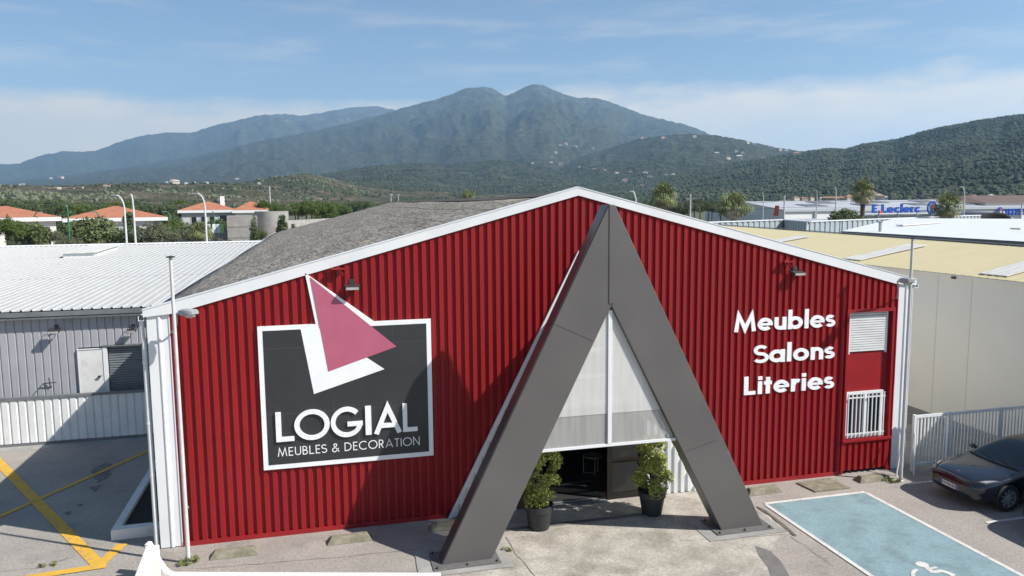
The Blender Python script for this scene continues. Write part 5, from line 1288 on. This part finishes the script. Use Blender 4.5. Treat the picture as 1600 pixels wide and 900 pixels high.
for i in range(12):
    u = 500+i*11+random.uniform(-4, 4); put_tree(random.choice(['dark', 'grey', 'dark']), u, random.uniform(313, 319), random.uniform(24, 40), random.uniform(230, 300), 'dark leafy tree beyond the grey roof ridge', 'trees beyond the grey roof ridge')
put_tree('round', 1325, 325, 44, 92, 'round bush tree beside the tallest palm')
for i in range(26):
    u = 1500+i*6+random.uniform(-3, 3)
    put_tree(random.choice(['dark', 'grey']), u, random.uniform(307, 311), random.uniform(10, 20), random.uniform(330, 420), 'distant tree behind the supermarket at the right edge', 'distant trees behind the supermarket')

def make_palm(label):
    t = thing('palm_tree', (0, 0, 0), label, 'palm tree', 'fan palms beyond the sheds'); random.seed(5)
    H = 8.0
    mb = MB(); n = 14
    mb.tube([(0, 0, 0), (.04, .02, 2), (-.03, .04, 4), (.02, 0, 6), (0, 0, H)], [.30, .24, .22, .24, .28], 12)
    for k in range(26): mb.lathe([(.26, 0), (.30, .08), (.25, .12)], (0, 0, .5+k*.27), n=10)
    mb.build('trunk', M['bark'], t)
    live = MB(); dead = MB()
    def frond(mb, az, el, L, R, droop):
        d = Vector((math.cos(az)*math.cos(el), math.sin(az)*math.cos(el), math.sin(el))); base = Vector((0, 0, H+.05)); tip = base+d*L
        s = d.cross(Vector((0, 0, 1))); s.normalize() if s.length > 1e-3 else None
        if s.length < 1e-3: s = Vector((1, 0, 0))
        mb.tube([base, tip], [.03, .015], 4)
        nb = 11
        for k in range(nb):
            a = rad(-105+210*k/(nb-1)); dd = (d*math.cos(a)+s*math.sin(a)); dd.z -= droop*(.4+.6*abs(math.sin(a))); dd.normalize()
            w = dd.cross(d+Vector((.01, .02, .03))); w = (s*math.cos(a)-d*math.sin(a)).normalized()*R*.05
            mid = tip+dd*R*.6; end = tip+(dd+Vector((0, 0, -.35-droop*.5))).normalized()*R
            i = len(mb.v); mb.v += [tuple(tip), tuple(mid-w), tuple(end), tuple(mid+w)]; mb.f.append((i, i+1, i+2, i+3)); mb.m.append(0)
    for k in range(58): frond(live, random.uniform(0, 2*PI), rad(random.uniform(-30, 88)), random.uniform(.7, 1.2), random.uniform(.75, 1.05), random.uniform(.1, .5))
    for k in range(38): frond(dead, random.uniform(0, 2*PI), rad(random.uniform(-75, -20)), random.uniform(.6, .95), random.uniform(.6, .8), random.uniform(.4, .9))
    live.build('fronds', M['palmleaf'], t); dead.build('dry_fronds', M['palmdead'], t)
    return t, H+1.75
palm, PH = make_palm('shaggy fan palm nearest the red gable')
for i, (u, v, d, w, lab) in enumerate(((1037, 284, 88, 1.12, 'shaggy fan palm nearest the red gable'), (1147, 299, 76, 1.1, 'fan palm in front of the supermarket gable wall'), (1350, 278, 100, 1.0, 'tallest fan palm with a bare trunk left of the blue sign'), (1482, 300, 82, .92, 'fan palm covering the right side of the round emblem'), (731, 296, 100, .8, 'palm top peeking over the grey roof ridge'), (312, 345, 76, .85, 'small bright palm above the white roof at the left'))):
    o = palm if i == 0 else dup(palm, label=lab); o['label'] = lab
    p = far(u, v, d); o.location = (p.x, p.y, 0); o.scale = (w, w, p.z/PH) if i != 5 else (w*.9, w*.9, p.z/PH); o.rotation_euler = (0, 0, i*1.3)
def put_shrubs():
    t = thing('weed_tuft', (.76, -.98, .004), 'small weeds around the foot of the left pole', 'weeds'); mb = MB(); leaves(mb, [(random.uniform(-.25, .25), random.uniform(-.1, .12), .06, .08) for _ in range(7)], 220, .035); mb.build('weed_leaves', M['weed'], t)
    t = thing('weed_tuft', (18.92, -.86, .004), 'dry weeds around the foot of the right pole', 'weeds'); mb = MB(); leaves(mb, [(random.uniform(-.2, .1), random.uniform(-.1, .12), .05, .08) for _ in range(5)], 160, .035); mb.build('weed_leaves', M['weed'], t)
    p = gz(76, 883); t = thing('weed_tuft', (p.x, p.y, .004), 'weeds growing from a crack by the yellow line', 'weeds'); mb = MB(); leaves(mb, [(random.uniform(-.15, .15), random.uniform(-.08, .08), .03, .05) for _ in range(4)], 100, .03); mb.build('weed_leaves', M['weed'], t)
    p = gz(800, 860); t = thing('weed_tuft', (p.x, p.y, .02), 'weeds in the joint beside the left portal foot', 'weeds'); mb = MB(); leaves(mb, [(random.uniform(-.2, .2), random.uniform(-.05, .05), .02, .05) for _ in range(4)], 90, .025); mb.build('weed_leaves', M['weed'], t)
put_shrubs()
# gravel alley beside the beige wall, coloured pale to bounce light onto it
g = MB(); g.sheet([(20.2, -.1), (24.52, -.1), (24.52, 50), (20.2, 50)], .006); tag(g.build('alley', mat('alley soil', (.36, .33, .28), (.22, .2, .16), 1.5, .95, bump=.8, bscale=20)), kind='structure')

# ------------------------------------------------------------------ houses on the left
def hip(mb, x0, x1, y0, y1, z, h, mi=0, ov=.5):
    x0 -= ov; x1 += ov; y0 -= ov; y1 += ov; m = (y1-y0)/2; k = min(m, (x1-x0)/2-.3)
    mb.add([(x0, y0, z), (x1, y0, z), (x1, y1, z), (x0, y1, z), (x0+k, y0+m, z+h), (x1-k, y0+m, z+h)], [(0, 1, 5, 4), (1, 2, 5), (2, 3, 4, 5), (3, 0, 4), (3, 2, 1, 0)], mi)
def house(u0, u1, v_eave, v_ridge, dist, dep, label, wallm, wins, rz=None, name='hip_roof_house'):
    a = far(u0, v_eave, dist); b_ = far(u1, v_eave, dist); c = (a+b_)/2; w = (b_-a).length; ang = math.atan2(b_.y-a.y, b_.x-a.x)
    t = thing(name, (c.x, c.y, 0), label, 'house', None, ang if rz is None else rz)
    ze = c.z; zr = far((u0+u1)/2, v_ridge, dist+dep/2).z
    mb = MB(); mb.box(-w/2+.6, w/2-.6, .6, dep, 0, ze-.25); mb.build('wall', M[wallm], t)
    mb = MB(); hip(mb, -w/2+.5, w/2-.5, .5, dep, ze, max(1.2, zr-ze)); rf = mb.build('roof', M['terracotta'], t)
    mb = MB(); mb.box(-w/2, w/2, 0.02, .55, ze-.5, ze-.02); mb.box(-w/2, w/2, .56, dep+.5, ze-.24, ze-.03); mb.build('eave_board', M['white'], t)
    for (fx, z0, ww, hh) in wins:
        x = -w/2+fx*w; mb = MB(); mb.box(x-ww/2, x+ww/2, .54, .59, z0, z0+hh); wo = mb.build('window', M['glass'], t)
        mb = MB(); mb.box(x-ww/2-.06, x-ww/2, .52, .59, z0-.05, z0+hh+.05); mb.box(x+ww/2, x+ww/2+.06, .52, .59, z0-.05, z0+hh+.05); mb.box(x-ww/2, x+ww/2, .521, .59, z0-.06, z0); mb.build('window_frame', M['white'], wo)
    return t, w, ze, zr
house(-85, 96, 340, 322, 108, 12, 'white two storey house with an orange hipped roof at the left edge', 'render', [(.60, 2.9, 2.2, 2.4), (.60, .5, 2.2, 2.2), (.82, 2.9, 1.6, 2.4), (.82, .5, 1.6, 2.2)])
house(97, 262, 340, 322, 116, 13, 'grey walled house with an orange hipped roof behind the tall lamp posts', 'render2', [(.12, 3.0, 1.2, 1.2), (.30, 3.0, 1.2, 1.2), (.45, 3.0, 1.2, 1.2), (.86, 3.4, 1.6, 1.6), (.95, 3.4, 1.0, 1.6)])
t, w, ze, zr = house(277, 372, 328, 315, 150, 11, 'grey three storey apartment house with an orange roof and a white chimney', 'render2', [(.26, 4.2, .9, 1.4), (.42, 4.2, .9, 1.4), (.56, 4.2, .9, 1.4), (.26, 1.2, .9, 1.6), (.42, 1.2, .9, 1.6), (.56, 1.2, .9, 1.6), (.80, 3.6, 2.4, 2.2), (.69, 3.6, .5, 1.5)], name='apartment_house')
mb = MB(); mb.box(2.2, 3.0, 5, 5.7, ze+.5, zr+1.0); mb.build('chimney', M['white'], t)
mb = MB(); mb.box(2.4, 5.0, -.5, .55, ze-4.2, ze-3.3); mb.build('balcony', M['gutter'], t)
house(362, 424, 328, 315, 143, 9, 'white gabled wing with an orange roof right of the apartment house', 'render', [(.1, 4.2, .8, 1.3)], name='apartment_house')
# concrete wall building with a round drum
p0_ = far(354, 338, 82); p1_ = far(402, 338, 82); p2_ = far(470, 345, 84)
ct = thing('concrete_building', (p1_.x, p1_.y, 0), 'bare grey concrete building with a round drum behind the white roof', 'building'); O = ct.location
z_ = p0_.z
mb = MB(O); d_ = (p1_-p0_); d_.z = 0; n_ = Vector((-d_.y, d_.x, 0)).normalized()
mb.prism([(p0_.x, p0_.y, 0), (p1_.x, p1_.y, 0), (p1_.x+n_.x*5, p1_.y+n_.y*5, 0), (p0_.x+n_.x*5, p0_.y+n_.y*5, 0)], (0, 0, z_)); mb.build('wall', M['concrete2'], ct)
mb = MB(O); pc = far(424, 330, 86); mb.lathe([(1.75, 0), (1.75, pc.z), (1.6, pc.z), (1.6, pc.z-.3), (0, pc.z-.3)], (pc.x, pc.y, 0), n=32); mb.build('drum', M['concrete2'], ct, smooth=40)
mb = MB(O); q0 = far(447, 340, 83); q1 = far(500, 346, 90); d_ = q1-q0; d_.z = 0; n_ = Vector((1.5, 3, 0))
mb.prism([(q0.x, q0.y, 0), (q1.x, q1.y, 0), (q1.x+n_.x, q1.y+n_.y, 0), (q0.x+n_.x, q0.y+n_.y, 0)], (0, 0, q0.z-.3)); mb.build('annex', M['concrete2'], ct)
mb = MB(O)
for k in range(1, 6):
    z = z_*k/6; a_ = p0_-n_.normalized()*.0; 
    dd = (p1_-p0_); dd.z = 0; nn = Vector((dd.y, -dd.x, 0)).normalized()*.02
    mb.prism([(p0_.x, p0_.y, z), (p1_.x, p1_.y, z), (p1_.x, p1_.y, z+.05), (p0_.x, p0_.y, z+.05)], tuple(nn))
mb.build('cast_joint', mat('joint line', (.15, .145, .135), None), ct)
a = far(257, 362, 90); b_ = far(354, 364, 84); lw = thing('yard_wall', (a.x, a.y, 0), 'low pale concrete yard wall left of the concrete building', 'wall'); O = lw.location
mb = MB(O); mb.prism([(a.x, a.y, 0), (b_.x, b_.y, 0), (b_.x+.1, b_.y+.2, 0), (a.x+.1, a.y+.2, 0)], (0, 0, a.z)); mb.build('wall_body', M['concrete2'], lw)
mb = MB(O); mb.prism([(a.x, a.y-.05, a.z), (b_.x, b_.y-.05, a.z), (b_.x+.1, b_.y+.25, a.z), (a.x+.1, a.y+.25, a.z)], (0, 0, .06)); mb.build('wall_coping', M['concrete2'], lw)
for u, m_, lab in ((326, 'palegreen', 'pale blue upright panel leaning by the concrete wall'), (334, 'signwhite', 'white upright panel second in the row by the concrete wall'), (340.5, 'palegreen', 'pale panel third in the row by the concrete wall'), (346.5, 'limepanel', 'white and lime upright panel last in the row by the concrete wall')):
    a = far(u, 350, 83); zb = far(u, 364, 83).z
    t = thing('upright_panel', (a.x, a.y, 0), lab, 'panel', 'upright panels by the concrete wall'); mb = MB(); mb.prism([(-.18, 0, zb), (.18, 0, zb), (.16, .02, a.z), (-.16, .02, a.z)], (0, .06, 0)); mb.build('board', M[m_], t); mb = MB(); mb.tube([(0, .1, 0), (0, .1, zb+.3)], .04, 6); mb.build('stand', M['steel'], t)
# hidden-base extras above the ridge
a = far(55, 375.5, 90); t = thing('waste_bin', (a.x, a.y, 0), 'dark blue waste container at the left above the white roof', 'bin'); mb = MB(); mb.prism([(-.5, 0, .2), (.55, 0, .2), (.6, 0, a.z-.3), (-.55, 0, a.z-.3)], (0, 1.0, 0)); mb.build('bin_body', M['bluebin'], t); mb = MB(); mb.prism([(-.6, -.05, a.z-.29), (.65, -.05, a.z-.29), (.4, -.05, a.z), (-.4, -.05, a.z)], (0, 1.1, 0)); mb.build('bin_lid', M['dark'], t)

# ------------------------------------------------------------------ lamp posts, power lines
def lamp_post(u, vtop, dist, label, arm=1, m='steelpaint', grp='tall street lamps'):
    p = far(u, vtop, dist); t = thing('street_lamp', (p.x, p.y, 0), label, 'street lamp', grp, math.atan2(AX_R.y, AX_R.x))
    h = p.z
    mb = MB(); pts = [(0, 0, 0), (0, 0, h*.86)]+[(-arm*.62*(1-math.cos(k*PI/13)), 0, h*.86+h*.135*math.sin(k*PI/13)) for k in range(1, 7)]
    mb.tube(pts, [.10, .075]+[.06]*6, 8); mb.build('post', M[m], t, smooth=40)
    e = pts[-1]; mb = MB(); mb.prism([(e[0]+.05*arm, -.12, e[2]-.06), (e[0]-.5*arm, -.12, e[2]-.05), (e[0]-.5*arm, -.12, e[2]+.04), (e[0]+.05*arm, -.12, e[2]+.06)], (0, .24, 0)); mb.build('lamp_head', M['steel'], t)
lamp_post(193, 304, 70, 'white street lamp with its arm to the left, left of the pair', 1); lamp_post(207, 303, 68, 'white street lamp seen end on, right of the pair', .18); lamp_post(319, 301, 70, 'white street lamp in front of the apartment house', 1)
lamp_post(105, 321, 80, 'green post in front of the two orange roofs', .1, 'greenpole', 'green posts'); lamp_post(156, 330, 95, 'green lamp post half hidden by the olive tree', 1, 'greenpole', 'green posts'); lamp_post(266, 330, 110, 'green lamp post beside the end of the orange roof', 1, 'greenpole', 'green posts')
lamp_post(52, 331, 108, 'pale green lamp before the white house', -1, 'greenpole', 'green posts'); lamp_post(334, 330, 105, 'green lamp post before the apartment balcony', .2, 'greenpole', 'green posts')
lamp_post(994, 298, 70, 'white street lamp just beyond the red gable peak', .6); lamp_post(1307, 292, 105, 'thin lamp post left of the tallest palm', .3); lamp_post(1508, 291, 100, 'thin lamp post right of the round emblem', .6); lamp_post(1597, 311, 90, 'lamp post at the right edge before the blue capital letters', -.5)
lamp_post(1277, 297, 150, 'slim double lamp post beyond the supermarket roof', .3); lamp_post(1193, 300, 150, 'slim lamp post behind the supermarket gable', .3)
def mast(u, vtop, dist, label):
    p = far(u, vtop, dist); t = thing('utility_pole', (p.x, p.y, 0), label, 'utility pole', 'utility poles', -.2)
    mb = MB(); mb.tube([(0, 0, 0), (0, 0, p.z)], [.16, .10], 8); mb.build('post', M['steelpaint'], t); mb = MB(); mb.box(-.7, .7, -.05, .05, p.z-.8, p.z-.68); mb.build('crossarm', M['steel'], t); return Vector((p.x, p.y, p.z-.7))
k1 = mast(1079, 303, 120, 'utility pole between the first two palms'); k2 = mast(1226, 305, 108, 'utility pole at the corner of the supermarket'); k0 = mast(421, 291, 160, 'tall thin mast beside the apartment house roof')
e0 = far(940, 296, 130); e1 = far(1660, 305, 160)
for dz, lab in ((0, 'upper power cable crossing behind the palms'), (-.9, 'lower power cable crossing behind the palms')):
    mb = MB(); P = [e0, k1, k2, e1]
    for a, b_ in zip(P, P[1:]): mb.tube([a.lerp(b_, s/8)+Vector((0, 0, dz-.5*(1-(s/4-1)**2))) for s in range(9)], .03, 4)
    tag(mb.build('power_cable', M['wire']), lab, 'cable', 'power cables')
e0 = far(-60, 317, 150); e1 = far(560, 316, 170)
mb = MB(); mb.tube([e0.lerp(e1, s/10)+Vector((0, 0, -.6*(1-(s/5-1)**2))) for s in range(11)], .025, 4); tag(mb.build('power_cable', M['wire']), 'thin power cable crossing above the orange roofs', 'cable', 'power cables')

# ------------------------------------------------------------------ far houses
def mini_house_mesh(nm, wallm, roofm):
    mb = MB(); mb.box(-.5, .5, -.35, .35, -.5, .22); hip(mb, -.5, .5, -.35, .35, .221, .17, 1, .06)
    me = mb.build(nm, [M[wallm], M[roofm]]); return me
M['minired'] = mat('faded tile roof', (.30, .16, .11), None, rough=.9); M['minipale'] = mat('pale house', (.48, .45, .40), None, rough=.9); M['minisand'] = mat('sandy house', (.36, .30, .24), None, rough=.9)
hm = [mini_house_mesh('hillside_house', 'minipale', 'minired'), mini_house_mesh('hillside_house', 'minipale', 'minipale'), mini_house_mesh('hillside_house', 'minisand', 'minired')]
hused = [False]*3
def mini(u, v, wpx, k, label, group, dist=None, hfac=1.0):
    if dist is None: x, y, z, r, ok = hit(u, v)
    else:
        p = far(u, v, dist); x, y, r = p.x, p.y, dist; a_ = azel(u, v)[0]; z = p.z-.3*wpx*dist/F_PX
    w = wpx*.8*r/F_PX; o = hm[k] if not hused[k] else dup(hm[k]); hused[k] = True
    o.location = (x, y, z+w*.16*hfac); o.scale = (w, w, w*hfac); o.rotation_euler = (0, 0, random.uniform(-.7, .3)); tag(o, label, 'house', group); return o
random.seed(21)
for u, v, w in ((876, 228, 7), (884, 226, 7), (900, 230, 6), (868, 239, 6), (863, 247, 4), (861, 255, 6), (876, 258, 9), (925, 232, 6), (832, 256, 5), (905, 262, 5), (945, 268, 7), (963, 272, 8), (985, 271, 7), (1008, 272, 8), (1015, 279, 9), (1040, 275, 7), (1052, 275, 8), (1003, 291, 6), (976, 284, 10), (928, 265, 5), (860, 246, 4)):
    mini(u, v, w, random.choice([0, 0, 1, 2]), 'tiny pale house scattered among the woods below the main peak', 'hillside houses below the main peak')
for u, v, w in ((1003, 217, 7), (1035, 217, 8), (1063, 215, 5), (1085, 215, 7), (1120, 242, 9), (1137, 249, 9), (1155, 248, 12), (1150, 238, 5), (1168, 224, 6), (1178, 226, 6), (1203, 231, 6), (1218, 235, 7), (1228, 238, 7), (1244, 243, 11), (1192, 249, 8), (1160, 240, 6)):
    mini(u, v, w, random.choice([0, 1, 2]), 'tiny pale house along the wooded ridge with villas', 'hillside houses along the wooded ridge')
for u, v, w in ((80, 280, 5), (95, 279, 8), (35, 289, 6), (30, 290, 4), (93, 296, 7), (115, 295, 3), (165, 292, 7), (174, 292, 7), (260, 286, 5), (270, 284, 9), (275, 287, 12), (291, 288, 6), (303, 286, 6), (323, 287, 6), (370, 281, 6), (405, 288, 6), (128, 294, 5)):
    mini(u, v, w, random.choice([0, 1, 1]), 'tiny pale house at the foot of the left mountain slope', 'hillside houses at the left foot')
for i in range(44):
    u = 1292+i*2.1+random.uniform(-2, 2); v = 310.5-11*math.exp(-((u-1352)/26)**2)*random.uniform(.0, 1.0)
    mini(u, v, random.uniform(8, 14), random.choice([0, 0, 1, 2]), 'pale house with a red roof in the town cluster beyond the supermarket', 'town houses beyond the supermarket', random.uniform(420, 620), 1.2)
for u, v, w, k in ((1243, 309, 12, 0), (1256, 310, 12, 2), (1268, 309, 8, 0), (1285, 310, 12, 1), (1522, 307, 14, 2), (1536, 308, 12, 0), (1555, 308, 10, 0), (1575, 309, 16, 2), (1592, 308, 12, 0), (1548, 305, 8, 1)):
    mini(u, v, w, k, 'pale low house on the plain behind the supermarket roof', 'houses on the plain behind the supermarket', random.uniform(380, 520), 1.0)

# ------------------------------------------------------------------ haze
def haze():
    mb = MB(); mb.box(-15500, 15500, -2500, 15500, -4, 1480); m = bpy.data.materials.new('haze'); m.use_nodes = True; nt = m.node_tree; nt.nodes.clear()
    o = nt.nodes.new('ShaderNodeOutputMaterial'); v = nt.nodes.new('ShaderNodeVolumePrincipled')
    v.inputs['Color'].default_value = (.44, .70, 1.0, 1); v.inputs['Density'].default_value = HAZE; v.inputs['Anisotropy'].default_value = .2
    nt.links.new(v.outputs[0], o.inputs['Volume'])
    ob = mb.build('haze', m); tag(ob, kind='stuff')
HAZE = 7.5e-5
haze()
